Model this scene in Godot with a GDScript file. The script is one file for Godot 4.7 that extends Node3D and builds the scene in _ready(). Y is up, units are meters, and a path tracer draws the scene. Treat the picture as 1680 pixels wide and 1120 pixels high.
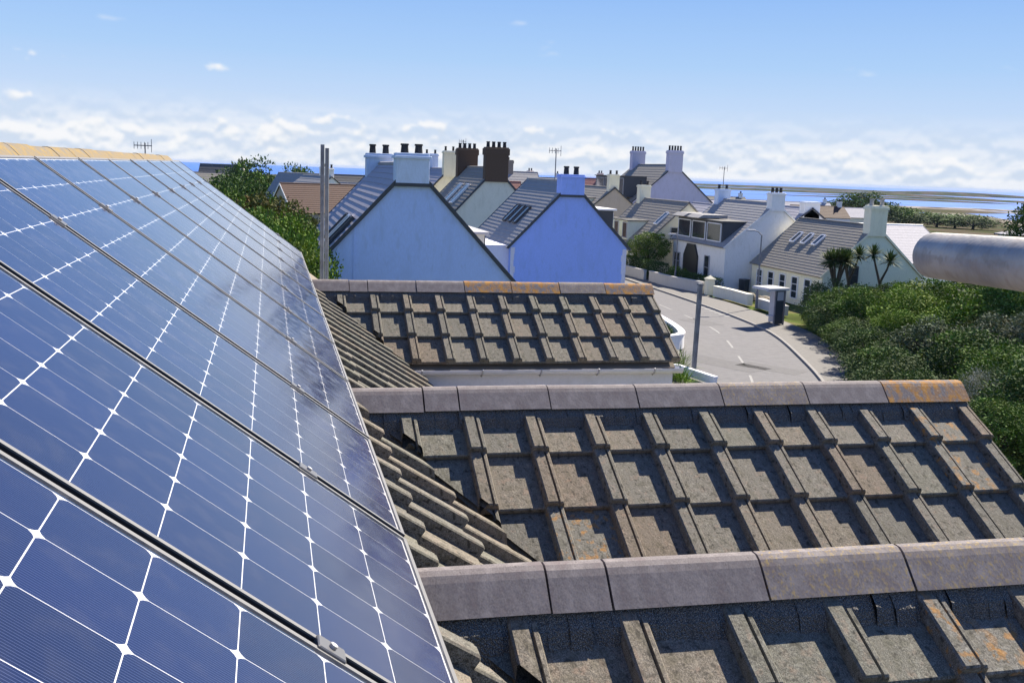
extends Node3D
# A tiled roof with a row of solar panels, three small tiled dormers, coloured gable houses, a curving road and a far shore.
# y is up, metres; the ground by the road is y = 0 and the eye stands 9 m above it. -z runs along the main ridge, away from the eye.

const EYE := 9.0
const PITCH := 0.63834          # slope of the main roof
const DPITCH := 0.57596         # slope of the small roofs (33 degrees)
const FOCAL := 1679.1           # in photo pixels
var M := {}
var used := {}
var rng := RandomNumberGenerator.new()

# ---------------------------------------------------------------- pixels to directions
var cam_right := Vector3(0.97297502, 0.03640571, 0.22802244)
var cam_down := Vector3(-0.00224185, -0.98595733, 0.1669824)
var cam_fwd := Vector3(0.23089951, -0.1629809, -0.95923024)

func ray(px: float, py: float) -> Vector3:
	return cam_right * ((px - 840.0) / FOCAL) + cam_down * ((py - 560.0) / FOCAL) + cam_fwd

func at_z(px: float, py: float, z: float) -> Vector3:
	var v := ray(px, py)
	return Vector3(0, EYE, 0) + v * (z / v.z)

func at_ground(px: float, py: float, y := 0.0) -> Vector3:
	var v := ray(px, py)
	return Vector3(0, EYE, 0) + v * ((y - EYE) / v.y)

# ---------------------------------------------------------------- mesh building
class MB:
	var v := PackedVector3Array()
	var n := PackedVector3Array()
	var uv := PackedVector2Array()
	var c := PackedColorArray()
	var col := Color(1, 1, 1)
	var use_col := false
	func tri(a: Vector3, b: Vector3, d: Vector3) -> void:      # counter-clockwise seen from outside
		var nn := (b - a).cross(d - a).normalized()
		tri_n(a, b, d, nn, nn, nn)
	func tri_n(a: Vector3, b: Vector3, d: Vector3, na: Vector3, nb: Vector3, nd: Vector3) -> void:
		v.append(a); v.append(d); v.append(b)
		n.append(na); n.append(nd); n.append(nb)
		uv.append(Vector2(a.x, a.z)); uv.append(Vector2(d.x, d.z)); uv.append(Vector2(b.x, b.z))
		if use_col:
			c.append(col); c.append(col); c.append(col)
	func quad(a: Vector3, b: Vector3, d: Vector3, e: Vector3) -> void:
		tri(a, b, d)
		tri(a, d, e)
	func quad_up(a: Vector3, b: Vector3, d: Vector3, e: Vector3) -> void:      # a ground face: always turned upwards
		if (b - a).cross(d - a).y + (d - a).cross(e - a).y >= 0.0: quad(a, b, d, e)
		else: quad(e, d, b, a)
	func quad_n(a: Vector3, b: Vector3, d: Vector3, e: Vector3, na: Vector3, nb: Vector3, nd: Vector3, ne: Vector3) -> void:
		tri_n(a, b, d, na, nb, nd)
		tri_n(a, d, e, na, nd, ne)
	func box(lo: Vector3, hi: Vector3) -> void:
		var p := [Vector3(lo.x, lo.y, lo.z), Vector3(hi.x, lo.y, lo.z), Vector3(hi.x, hi.y, lo.z), Vector3(lo.x, hi.y, lo.z),
			Vector3(lo.x, lo.y, hi.z), Vector3(hi.x, lo.y, hi.z), Vector3(hi.x, hi.y, hi.z), Vector3(lo.x, hi.y, hi.z)]
		quad(p[4], p[5], p[6], p[7]); quad(p[1], p[0], p[3], p[2])
		quad(p[5], p[1], p[2], p[6]); quad(p[0], p[4], p[7], p[3])
		quad(p[7], p[6], p[2], p[3]); quad(p[0], p[1], p[5], p[4])
	func bevel_box(lo: Vector3, hi: Vector3, b: float) -> void:    # chamfered vertical and top edges
		var ring := func(y: float, i: float) -> Array:
			return [Vector3(lo.x + b + i, y, hi.z - i), Vector3(hi.x - b - i, y, hi.z - i), Vector3(hi.x - i, y, hi.z - b - i), Vector3(hi.x - i, y, lo.z + b + i),
				Vector3(hi.x - b - i, y, lo.z + i), Vector3(lo.x + b + i, y, lo.z + i), Vector3(lo.x + i, y, lo.z + b + i), Vector3(lo.x + i, y, hi.z - b - i)]
		var r0: Array = ring.call(lo.y, 0.0)
		var r1: Array = ring.call(hi.y - b, 0.0)
		var r2: Array = ring.call(hi.y, b)
		for k in 8:
			var j := (k + 1) % 8
			quad(r0[k], r0[j], r1[j], r1[k])
			quad(r1[k], r1[j], r2[j], r2[k])
		for k in range(1, 7):
			tri(r2[0], r2[k], r2[k + 1])
	func beam(a: Vector3, b: Vector3, side: Vector3, w: float, h: float) -> void:   # a bar from a to b, w along side, h along the third axis
		var d := (b - a).normalized()
		var s := side.normalized() * (w * 0.5)
		var t := d.cross(side).normalized() * (h * 0.5)
		var p := [a - s - t, a + s - t, a + s + t, a - s + t, b - s - t, b + s - t, b + s + t, b - s + t]
		var flip: bool = (p[1] - p[0]).cross(p[2] - p[0]).dot(d) > 0.0
		var qs := [[0, 3, 2, 1], [4, 5, 6, 7], [0, 1, 5, 4], [1, 2, 6, 5], [2, 3, 7, 6], [3, 0, 4, 7]]
		for q in qs:
			if flip: quad(p[q[0]], p[q[1]], p[q[2]], p[q[3]])
			else: quad(p[q[3]], p[q[2]], p[q[1]], p[q[0]])
	func tube(pts: Array, radii: Array, seg := 10, caps := true) -> void:
		var rings := []
		var norms := []
		for i in pts.size():
			var d: Vector3 = (pts[min(i + 1, pts.size() - 1)] - pts[max(i - 1, 0)]).normalized()
			var s := d.cross(Vector3(0.31, 0.2, 0.93) if abs(d.y) > 0.6 else Vector3.UP).normalized()
			var t := d.cross(s).normalized()
			var ring := []
			var nr := []
			for k in seg:
				var a := TAU * k / seg
				var o := s * cos(a) + t * sin(a)
				nr.append(o)
				ring.append(pts[i] + o * radii[i])
			rings.append(ring); norms.append(nr)
		for i in pts.size() - 1:
			for k in seg:
				var j := (k + 1) % seg
				quad_n(rings[i][k], rings[i][j], rings[i + 1][j], rings[i + 1][k], norms[i][k], norms[i][j], norms[i + 1][j], norms[i + 1][k])
		if caps:
			var last: Array = rings[-1]
			for k in range(1, seg - 1):
				tri(rings[0][0], rings[0][k + 1], rings[0][k])
				tri(last[0], last[k], last[k + 1])
	func extrude_z(prof: Array, z0: float, z1: float, y0 := 0.0, y1 := 0.0, caps := true) -> void:   # profile in x, y, counter-clockwise seen from +z; y0 and y1 lift the two ends
		var m := prof.size()
		for k in m:
			var a: Vector2 = prof[k]
			var b: Vector2 = prof[(k + 1) % m]
			quad(Vector3(a.x, a.y + y1, z1), Vector3(a.x, a.y + y0, z0), Vector3(b.x, b.y + y0, z0), Vector3(b.x, b.y + y1, z1))
		if caps:
			var pv := PackedVector2Array(prof)
			var t := Geometry2D.triangulate_polygon(pv)
			for i in range(0, t.size(), 3):
				var p := pv[t[i]]
				var q := pv[t[i + 1]]
				var r := pv[t[i + 2]]
				if (q - p).cross(r - p) < 0.0:
					var sw := q
					q = r
					r = sw
				tri(Vector3(p.x, p.y + y1, z1), Vector3(q.x, q.y + y1, z1), Vector3(r.x, r.y + y1, z1))
				tri(Vector3(p.x, p.y + y0, z0), Vector3(r.x, r.y + y0, z0), Vector3(q.x, q.y + y0, z0))
	func clip(o: Vector3, nn: Vector3) -> void:      # keep what lies on the side that nn points to
		var src := v
		v = PackedVector3Array(); n = PackedVector3Array(); uv = PackedVector2Array()
		for i in range(0, src.size(), 3):
			var poly := [src[i], src[i + 2], src[i + 1]]
			var out := []
			for k in 3:
				var a: Vector3 = poly[k]
				var b: Vector3 = poly[(k + 1) % 3]
				var da := (a - o).dot(nn)
				var db := (b - o).dot(nn)
				if da >= 0.0: out.append(a)
				if (da >= 0.0) != (db >= 0.0): out.append(a.lerp(b, da / (da - db)))
			for k in range(1, out.size() - 1):
				tri(out[0], out[k], out[k + 1])
	func move(t: Transform3D) -> void:
		for i in v.size():
			v[i] = t * v[i]
			n[i] = (t.basis * n[i]).normalized()
	func mesh() -> ArrayMesh:
		var a := []
		a.resize(Mesh.ARRAY_MAX)
		a[Mesh.ARRAY_VERTEX] = v
		a[Mesh.ARRAY_NORMAL] = n
		a[Mesh.ARRAY_TEX_UV] = uv
		if use_col: a[Mesh.ARRAY_COLOR] = c
		var am := ArrayMesh.new()
		if v.size() > 0: am.add_surface_from_arrays(Mesh.PRIMITIVE_TRIANGLES, a)
		return am

func numbered(called: String) -> String:
	var k: int = used.get(called, -1) + 1
	used[called] = k
	return called if k == 0 else "%s_%03d" % [called, k]

func tag(o: Node3D, label: String, category: String, group := "") -> Node3D:
	o.set_meta("label", label)
	o.set_meta("category", category)
	if group != "": o.set_meta("group", group)
	return o

func thing(called: String, label: String, category: String, at: Vector3, turn := 0.0, group := "") -> Node3D:
	var o := Node3D.new()
	o.name = numbered(called)
	add_child(o)
	o.position = at
	o.rotation.y = turn
	return tag(o, label, category, group)

func put(called: String, mesh: Mesh, mat: Material, parent: Node3D, t := Transform3D.IDENTITY) -> MeshInstance3D:
	var o := MeshInstance3D.new()
	o.name = called if parent != self else numbered(called)
	o.mesh = mesh
	o.material_override = mat
	o.transform = t
	parent.add_child(o, true)
	return o

func part(called: String, mb: MB, mat: Material, parent: Node3D, t := Transform3D.IDENTITY) -> MeshInstance3D:
	return put(called, mb.mesh(), mat, parent, t)

func structure(called: String, mb: MB, mat: Material) -> MeshInstance3D:
	var o := part(called, mb, mat, self)
	o.set_meta("kind", "structure")
	return o

func sub(called: String, parent: Node3D, t := Transform3D.IDENTITY) -> Node3D:
	var o := Node3D.new()
	o.name = called
	o.transform = t
	parent.add_child(o, true)
	return o

# ---------------------------------------------------------------- materials
func lin(r: float, g: float, b: float) -> Color:
	return Color(r, g, b).linear_to_srgb()

func noise_bytes(sd: int, freq: float, size: int, type := FastNoiseLite.TYPE_SIMPLEX_SMOOTH, octaves := 4) -> PackedByteArray:
	var f := FastNoiseLite.new()
	f.noise_type = type
	f.seed = sd
	f.frequency = freq
	f.fractal_octaves = octaves
	if type == FastNoiseLite.TYPE_CELLULAR:
		f.fractal_type = FastNoiseLite.FRACTAL_NONE
	var im := f.get_seamless_image(size, size)
	im.convert(Image.FORMAT_L8)
	return im.get_data()

# layers: [bytes, [[position, linear colour, share], ...]]: each lays its ramp over what is below
func ramp_texture(size: int, layers: Array) -> ImageTexture:
	var out := PackedByteArray()
	out.resize(size * size * 3)
	var first := true
	for l in layers:
		var bytes: PackedByteArray = l[0]
		var lut := []
		for k in 256:
			var x := k / 255.0
			var r: Array = l[1]
			var c: Color = r[0][1]
			var s: float = r[0][2]
			for i in r.size() - 1:
				if x >= r[i][0]:
					var w: float = clamp((x - r[i][0]) / max(r[i + 1][0] - r[i][0], 1e-4), 0.0, 1.0)
					c = (r[i][1] as Color).lerp(r[i + 1][1], w)
					s = lerp(r[i][2], r[i + 1][2], w)
			c = c.linear_to_srgb()
			lut.append([int(c.r * 255.0), int(c.g * 255.0), int(c.b * 255.0), s])
		for i in size * size:
			var e: Array = lut[bytes[i]]
			var s: float = e[3]
			if first or s >= 0.999:
				out[i * 3] = e[0]; out[i * 3 + 1] = e[1]; out[i * 3 + 2] = e[2]
			elif s > 0.004:
				out[i * 3] = int(lerp(float(out[i * 3]), float(e[0]), s))
				out[i * 3 + 1] = int(lerp(float(out[i * 3 + 1]), float(e[1]), s))
				out[i * 3 + 2] = int(lerp(float(out[i * 3 + 2]), float(e[2]), s))
		first = false
	return ImageTexture.create_from_image(Image.create_from_data(size, size, false, Image.FORMAT_RGB8, out))

func plain(c: Color, rough := 0.9, metal := 0.0) -> StandardMaterial3D:
	var m := StandardMaterial3D.new()
	m.albedo_color = c.linear_to_srgb()
	m.roughness = rough
	m.metallic = metal
	return m

func textured(tex: Texture2D, metres: float, tint := Color(1, 1, 1), rough := 0.9, bump: Texture2D = null, relief := 0.3) -> StandardMaterial3D:
	var m := plain(tint, rough)
	m.albedo_texture = tex
	m.uv1_triplanar = true
	m.uv1_world_triplanar = true
	m.uv1_scale = Vector3.ONE / metres
	if bump:
		m.heightmap_enabled = true
		m.heightmap_texture = bump
		m.heightmap_scale = relief
	return m

func make_materials() -> void:
	var fine := noise_bytes(3, 0.09, 512)
	var mid := noise_bytes(11, 0.02, 512)
	var coarse := noise_bytes(23, 0.006, 512)
	var spots := noise_bytes(31, 0.045, 512, FastNoiseLite.TYPE_CELLULAR)
	var blot := noise_bytes(61, 0.032, 512, FastNoiseLite.TYPE_SIMPLEX_SMOOTH, 2)
	var grain := noise_bytes(47, 0.25, 512, FastNoiseLite.TYPE_SIMPLEX, 2)
	var fine_im := Image.create_from_data(512, 512, false, Image.FORMAT_L8, fine)
	var bump := ImageTexture.create_from_image(fine_im)
	var grain_tex := ImageTexture.create_from_image(Image.create_from_data(512, 512, false, Image.FORMAT_L8, grain))
	# weathered concrete tiles
	var base := [[grain, [[0.2, Color(0.056, 0.053, 0.046), 1.0], [0.5, Color(0.138, 0.131, 0.114), 1.0], [0.8, Color(0.27, 0.258, 0.23), 1.0]]],
		[mid, [[0.30, Color(0.09, 0.085, 0.062), 0.5], [0.5, Color(0.25, 0.22, 0.18), 0.0], [0.68, Color(0.26, 0.20, 0.16), 0.0], [0.85, Color(0.29, 0.20, 0.155), 0.5]]],
		[fine, [[0.16, Color(0.04, 0.038, 0.03), 0.8], [0.24, Color(0.05, 0.047, 0.04), 0.5], [0.30, Color(0.1, 0.1, 0.1), 0.0], [0.86, Color(0.42, 0.40, 0.35), 0.0], [0.93, Color(0.5, 0.48, 0.42), 0.5]]],
		[blot, [[0.14, Color(0.03, 0.029, 0.024), 0.9], [0.22, Color(0.035, 0.033, 0.028), 0.75], [0.28, Color(0.05, 0.05, 0.04), 0.0], [0.74, Color(0.30, 0.29, 0.26), 0.0], [0.84, Color(0.34, 0.33, 0.29), 0.45]]]]
	var tile_tex := ramp_texture(512, base)
	var lichen_tex := ramp_texture(512, base + [[mid, [[0.66, Color(0.34, 0.15, 0.03), 0.0], [0.75, Color(0.36, 0.15, 0.03), 0.6], [0.9, Color(0.42, 0.19, 0.03), 0.8]]]])
	var tints := [Color(1.0, 0.98, 0.95), Color(0.86, 0.86, 0.84), Color(1.06, 0.98, 0.9), Color(0.93, 0.95, 0.9)]
	for k in 4:
		M["tile_%d" % k] = textured(tile_tex, 0.62, tints[k], 0.95, bump, 0.16)
	M["tile_4"] = textured(tile_tex, 0.62, Color(1.04, 0.90, 0.80), 0.95, bump, 0.16)
	M["tile_lichen"] = textured(lichen_tex, 0.62, Color(1, 1, 1), 0.95, bump, 0.16)
	# ridge tiles, mauve grey
	var rbase := [[grain, [[0.2, Color(0.12, 0.103, 0.106), 1.0], [0.5, Color(0.16, 0.138, 0.142), 1.0], [0.85, Color(0.215, 0.19, 0.192), 1.0]]],
		[mid, [[0.25, Color(0.13, 0.10, 0.105), 0.55], [0.5, Color(0.2, 0.2, 0.2), 0.0], [0.75, Color(0.30, 0.27, 0.265), 0.5]]],
		[fine, [[0.14, Color(0.07, 0.06, 0.06), 0.8], [0.24, Color(0.1, 0.1, 0.1), 0.0]]]]
	M["ridge"] = textured(ramp_texture(512, rbase), 0.8, Color(1, 1, 1), 0.85, bump, 0.05)
	M["ridge_spotted"] = textured(ramp_texture(512, rbase + [[fine, [[0.66, Color(0.4, 0.25, 0.05), 0.0], [0.72, Color(0.42, 0.26, 0.05), 0.75], [0.8, Color(0.4, 0.3, 0.1), 0.6]]]]), 0.9, Color(1, 1, 1), 0.85, bump, 0.05)
	M["ridge_orange"] = textured(ramp_texture(512, rbase + [[mid, [[0.47, Color(0.40, 0.17, 0.02), 0.0], [0.53, Color(0.36, 0.14, 0.015), 0.8], [0.8, Color(0.46, 0.21, 0.03), 0.95]]],
		[fine, [[0.70, Color(0.35, 0.3, 0.25), 0.0], [0.76, Color(0.38, 0.33, 0.28), 0.8]]]]), 0.7, Color(1, 1, 1), 0.9, bump, 0.08)
	M["ridge_yellow"] = textured(ramp_texture(512, [[grain, [[0.2, Color(0.11, 0.095, 0.075), 1.0], [0.8, Color(0.20, 0.175, 0.145), 1.0]]],
		[mid, [[0.46, Color(0.36, 0.21, 0.03), 0.0], [0.56, Color(0.25, 0.15, 0.025), 0.65], [0.8, Color(0.30, 0.19, 0.03), 0.8]]]]), 0.6, Color(1, 1, 1), 0.9)
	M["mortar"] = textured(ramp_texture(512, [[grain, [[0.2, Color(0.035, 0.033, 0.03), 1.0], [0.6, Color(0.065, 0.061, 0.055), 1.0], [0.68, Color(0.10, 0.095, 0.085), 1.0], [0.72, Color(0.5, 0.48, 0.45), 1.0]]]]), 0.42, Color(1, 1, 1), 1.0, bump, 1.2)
	M["lead"] = plain(Color(0.045, 0.045, 0.05), 0.6)
	M["underlay"] = plain(Color(0.20, 0.17, 0.135), 0.95)
	# panels
	M["aluminium"] = plain(Color(0.15, 0.15, 0.155), 0.5, 0.2)
	M["clamp_metal"] = plain(Color(0.15, 0.15, 0.155), 0.35, 0.4)
	M["rail"] = plain(Color(0.4, 0.4, 0.42), 0.5, 0.8)
	M["backsheet"] = plain(Color(0.58, 0.59, 0.64), 0.6)
	for k in 3:
		var im := Image.create(256, 256, false, Image.FORMAT_RGB8)
		var cb: Color = [Color(0.003, 0.007, 0.046), Color(0.004, 0.009, 0.056), Color(0.0025, 0.006, 0.038)][k]
		var cf := Color(0.10, 0.125, 0.25)
		for x in 256:
			var ph := fposmod(x / 256.0 * 26.0 + 0.5, 1.0)
			var w: float = clamp(1.0 - abs(ph - 0.5) / 0.105, 0.0, 1.0)
			var colr := cb.lerp(cf, w * 0.9).linear_to_srgb()
			im.fill_rect(Rect2i(x, 0, 1, 256), colr)
		im.generate_mipmaps()
		var cm := plain(Color(1, 1, 1), 0.7)
		cm.metallic_specular = 0.08
		cm.albedo_texture = ImageTexture.create_from_image(im)
		M["cell_%d" % k] = cm
	var gl := StandardMaterial3D.new()
	gl.albedo_color = Color(0.55, 0.57, 0.62, 0.02)
	gl.transparency = BaseMaterial3D.TRANSPARENCY_ALPHA
	gl.roughness = 0.24
	gl.roughness_texture = ramp_texture(512, [[mid, [[0.2, Color(0.10, 0.10, 0.10), 1.0], [0.55, Color(0.22, 0.22, 0.22), 1.0], [0.8, Color(0.5, 0.5, 0.5), 1.0]]]])
	gl.roughness_texture_channel = BaseMaterial3D.TEXTURE_CHANNEL_RED
	gl.metallic_specular = 0.5
	M["pane"] = gl
	# metals and posts
	var galv := ramp_texture(512, [[coarse, [[0.2, Color(0.34, 0.35, 0.37), 1.0], [0.6, Color(0.52, 0.53, 0.54), 1.0], [0.9, Color(0.60, 0.58, 0.55), 1.0]]],
		[mid, [[0.25, Color(0.24, 0.22, 0.2), 0.35], [0.42, Color(0.3, 0.28, 0.26), 0.0], [0.68, Color(0.40, 0.32, 0.27), 0.0], [0.8, Color(0.38, 0.29, 0.23), 0.3]]]])
	M["galvanised"] = textured(galv, 0.3, Color(0.72, 0.68, 0.64), 0.5, bump, 0.05)
	M["galvanised"].metallic = 0.4
	M["pole_grey"] = textured(galv, 1.3, Color(0.40, 0.41, 0.44), 0.6)
	M["post_grey"] = textured(galv, 2.0, Color(0.36, 0.36, 0.39), 0.7)
	# rendered walls
	var wall_tex := ramp_texture(512, [[fine, [[0.2, Color(0.93, 0.93, 0.93), 1.0], [0.8, Color(1, 1, 1), 1.0]]],
		[coarse, [[0.15, Color(0.86, 0.86, 0.84), 0.5], [0.4, Color(0.9, 0.9, 0.9), 0.0], [0.75, Color(1, 1, 1), 0.0], [0.9, Color(0.92, 0.92, 0.9), 0.4]]],
		[mid, [[0.18, Color(0.84, 0.84, 0.82), 0.55], [0.38, Color(0.9, 0.9, 0.9), 0.0]]]])
	var walls := {"wall_blue": Color(0.46, 0.60, 0.95), "wall_purple": Color(0.31, 0.44, 0.93), "wall_cream_grey": Color(0.74, 0.71, 0.60), "wall_white": Color(0.86, 0.86, 0.85),
		"wall_cream": Color(0.86, 0.81, 0.62), "wall_pale_green": Color(0.76, 0.78, 0.64), "wall_lilac": Color(0.52, 0.51, 0.66), "wall_pale": Color(0.66, 0.66, 0.80), "wall_pink": Color(0.70, 0.58, 0.56),
		"wall_stone": Color(0.42, 0.37, 0.33), "wall_garden": Color(0.50, 0.49, 0.48), "wall_sky": Color(0.60, 0.70, 0.88)}
	for k in walls:
		M[k] = textured(wall_tex, 6.0, walls[k], 0.92)
		M[k].uv1_scale = Vector3(1.0 / 4.0, 1.0 / 11.0, 1.0 / 4.0)
	# slates, tiles and bricks seen from far away
	var slate := ramp_texture(512, [[mid, [[0.2, Color(0.75, 0.75, 0.75), 1.0], [0.8, Color(1, 1, 1), 1.0]]], [fine, [[0.25, Color(0.55, 0.54, 0.5), 0.6], [0.45, Color(0.7, 0.7, 0.7), 0.0]]]])
	var roofs := {"slate_grey": Color(0.34, 0.335, 0.34), "slate_lilac": Color(0.42, 0.40, 0.46), "slate_dark": Color(0.12, 0.12, 0.12), "slate_brown": Color(0.27, 0.25, 0.22), "roof_red": Color(0.075, 0.034, 0.024), "roof_terracotta": Color(0.30, 0.12, 0.10),
		"slate_pale": Color(0.36, 0.36, 0.42)}
	for k in roofs:
		M[k] = textured(slate, 3.0, roofs[k], 0.8)
	M["brick_dark"] = textured(slate, 1.0, Color(0.12, 0.075, 0.05), 0.95)
	M["trim_dark"] = plain(Color(0.05, 0.055, 0.065), 0.7)
	M["trim_white"] = plain(Color(0.80, 0.80, 0.82), 0.5)
	M["trim_grey"] = plain(Color(0.42, 0.42, 0.44), 0.6)
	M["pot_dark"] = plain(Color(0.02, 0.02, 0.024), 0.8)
	M["pot_pale"] = plain(Color(0.35, 0.34, 0.33), 0.8)
	var wg := plain(Color(0.03, 0.04, 0.05), 0.08)
	M["window_glass"] = wg
	M["door_dark"] = plain(Color(0.02, 0.022, 0.024), 0.5)
	M["plastic_dark"] = plain(Color(0.035, 0.045, 0.055), 0.5)
	M["gutter_white"] = textured(wall_tex, 1.5, Color(0.66, 0.65, 0.70), 0.45)
	# ground
	var asphalt := ramp_texture(512, [[grain, [[0.2, Color(0.17, 0.17, 0.175), 1.0], [0.8, Color(0.235, 0.232, 0.235), 1.0]]], [mid, [[0.25, Color(0.16, 0.16, 0.165), 0.5], [0.45, Color(0.2, 0.2, 0.2), 0.0], [0.8, Color(0.26, 0.255, 0.25), 0.4]]]])
	M["asphalt"] = textured(asphalt, 7.0, Color(0.60, 0.60, 0.63), 0.9)
	M["patch"] = textured(asphalt, 4.0, Color(0.50, 0.50, 0.52), 0.9)
	M["pavement"] = textured(asphalt, 3.0, Color(0.72, 0.70, 0.66), 0.92)
	M["kerb"] = textured(asphalt, 2.0, Color(1.15, 1.12, 1.06), 0.9)
	M["road_paint"] = textured(ramp_texture(512, [[fine, [[0.35, Color(0.14, 0.14, 0.14), 1.0], [0.55, Color(0.28, 0.28, 0.28), 1.0]]]]), 1.2, Color(1, 1, 1), 0.8)
	var field := ramp_texture(512, [[grain, [[0.2, Color(0.055, 0.085, 0.02), 1.0], [0.8, Color(0.11, 0.15, 0.045), 1.0]]], [coarse, [[0.3, Color(0.05, 0.06, 0.025), 0.7], [0.5, Color(0.1, 0.1, 0.04), 0.0], [0.7, Color(0.17, 0.14, 0.08), 0.7]]]])
	M["grass"] = textured(field, 16.0, Color(1, 1, 1), 0.95)
	var fieldfar := ramp_texture(512, [[mid, [[0.2, Color(0.035, 0.045, 0.025), 1.0], [0.45, Color(0.075, 0.085, 0.04), 1.0], [0.6, Color(0.085, 0.07, 0.05), 1.0], [0.8, Color(0.115, 0.098, 0.075), 1.0]]]])
	M["land"] = textured(fieldfar, 420.0, Color(1, 1, 1), 0.95)
	M["sand"] = textured(ramp_texture(512, [[mid, [[0.25, Color(0.10, 0.085, 0.065), 1.0], [0.5, Color(0.19, 0.165, 0.135), 1.0], [0.75, Color(0.33, 0.31, 0.28), 1.0]]]]), 300.0, Color(1, 1, 1), 0.7)
	M["far_land"] = textured(fieldfar, 600.0, Color(1, 1, 1), 0.95)
	var sea := textured(ramp_texture(512, [[mid, [[0.2, Color(0.05, 0.13, 0.40), 1.0], [0.8, Color(0.075, 0.18, 0.50), 1.0]]]]), 900.0, Color(1, 1, 1), 0.7)
	sea.metallic_specular = 0.16
	for k in ["land", "sand", "far_land", "grass"]: M[k].metallic_specular = 0.03
	M["sea"] = sea
	M["rock"] = textured(tile_tex, 3.0, Color(1.7, 1.6, 1.4), 0.95)
	# plants: vertex colours carry the tone of each leaf
	for k in ["leaf", "leaf_stiff"]:
		var m := plain(Color(1, 1, 1), 0.8 if k == "leaf" else 0.6)
		m.metallic_specular = 0.25
		m.vertex_color_use_as_albedo = true
		m.backlight_enabled = true
		m.backlight = Color(0.36, 0.38, 0.14)
		m.cull_mode = BaseMaterial3D.CULL_DISABLED
		M[k] = m
	M["bark"] = textured(tile_tex, 1.5, Color(0.45, 0.38, 0.3), 0.95)
	M["soil"] = textured(tile_tex, 2.0, Color(0.35, 0.28, 0.2), 1.0)

# ---------------------------------------------------------------- sky
func make_sky() -> Sky:
	var w := 4096
	var h := 2048
	var data := PackedByteArray()
	data.resize(w * h * 3)
	var im := Image.create_from_data(w, h, false, Image.FORMAT_RGB8, data)
	var stops := [[0.0, Color(0.66, 0.76, 0.93)], [3.0, Color(0.60, 0.74, 0.955)], [6.0, Color(0.43, 0.645, 0.96)], [10.0, Color(0.295, 0.52, 0.95)], [16.0, Color(0.205, 0.425, 0.93)], [30.0, Color(0.13, 0.27, 0.70)], [60.0, Color(0.06, 0.15, 0.45)], [90.0, Color(0.045, 0.12, 0.38)]]
	var colour_at := func(el: float) -> Color:
		for i in stops.size() - 1:
			if el <= stops[i + 1][0]:
				return (stops[i][1] as Color).lerp(stops[i + 1][1], clamp((el - stops[i][0]) / (stops[i + 1][0] - stops[i][0]), 0.0, 1.0))
		return stops[-1][1]
	for y in h:
		var el := 90.0 - (y + 0.5) / h * 180.0
		im.fill_rect(Rect2i(0, y, w, 1), (colour_at.call(max(el, 0.0)) as Color).linear_to_srgb())
	var f := FastNoiseLite.new()
	f.seed = 5
	f.noise_type = FastNoiseLite.TYPE_SIMPLEX_SMOOTH
	f.fractal_octaves = 5
	f.frequency = 1.0
	var g := FastNoiseLite.new()
	g.seed = 19
	g.noise_type = FastNoiseLite.TYPE_SIMPLEX_SMOOTH
	g.fractal_octaves = 3
	g.frequency = 1.0
	var top := int((90.0 - 15.0) / 180.0 * h)
	data = im.get_data()
	for y in range(top, h / 2):
		var el := 90.0 - (y + 0.5) / h * 180.0
		var under: Color = colour_at.call(el)
		for x in w:
			var az := (x + 0.5) / w * TAU
			var cx := cos(az)
			var cy := sin(az)
			var a := 0.0
			var bright := Color(0.93, 0.945, 0.97)
			if el < 5.2:
				# cumulus along the horizon, flat-bottomed, thinning upwards
				var band: float = smoothstep(0.1, 1.0, el) * (1.0 - smoothstep(1.4, 3.6, el))
				var n := f.get_noise_3d(cx * 21.0, cy * 21.0, el * 0.62)
				var big := g.get_noise_3d(cx * 2.3, cy * 2.3, 4.0)
				a = smoothstep(-0.02, 0.30, n + big * 0.2 + (band - 0.86) * 0.62) * 0.95
				a = max(a, smoothstep(3.9, 0.8, el) * (0.78 + 0.4 * g.get_noise_3d(cx * 5.0, cy * 5.0, el * 3.0)) * 0.95)
				var under_n := f.get_noise_3d(cx * 21.0, cy * 21.0, (el + 0.3) * 0.62)
				var lit: float = clamp(0.62 + (n - under_n) * 3.0, 0.0, 1.0)
				bright = Color(0.66, 0.75, 0.88).lerp(Color(0.97, 0.975, 0.985), lit)
			else:
				# a few high shreds
				var n2 := f.get_noise_3d(cx * 6.0, cy * 6.0 + 7.0, el * 0.42)
				a = smoothstep(0.50, 0.70, n2) * 0.5
				if el < 7.0: a *= 1.0
			if a > 0.01:
				var c := under.lerp(bright, a).linear_to_srgb()
				var i := (y * w + x) * 3
				data[i] = int(c.r * 255.0); data[i + 1] = int(c.g * 255.0); data[i + 2] = int(c.b * 255.0)
	im = Image.create_from_data(w, h, false, Image.FORMAT_RGB8, data)
	var pm := PanoramaSkyMaterial.new()
	pm.panorama = ImageTexture.create_from_image(im)
	var s := Sky.new()
	s.sky_material = pm
	return s

# ---------------------------------------------------------------- the roof under the camera
const PANEL_O := Vector3(0.36864, EYE - 0.97826, -1.5781)     # a corner between two panels at the lower edge, on the glass
const PANEL_STEP := 1.01039
const CELL := 0.158
const GAUGE := 0.322
const COVER := 0.2925
const TILE_OFF := -0.142        # tiles below the glass plane

func roof_basis() -> Basis:     # x away along the ridge, y out of the roof, z down the slope
	return Basis(Vector3(0, 0, -1), Vector3(sin(PITCH), cos(PITCH), 0), Vector3(cos(PITCH), -sin(PITCH), 0))

func on_roof(u: float, up: float, off: float) -> Vector3:
	var b := roof_basis()
	return PANEL_O + b.x * u - b.z * up + b.y * off

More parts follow.
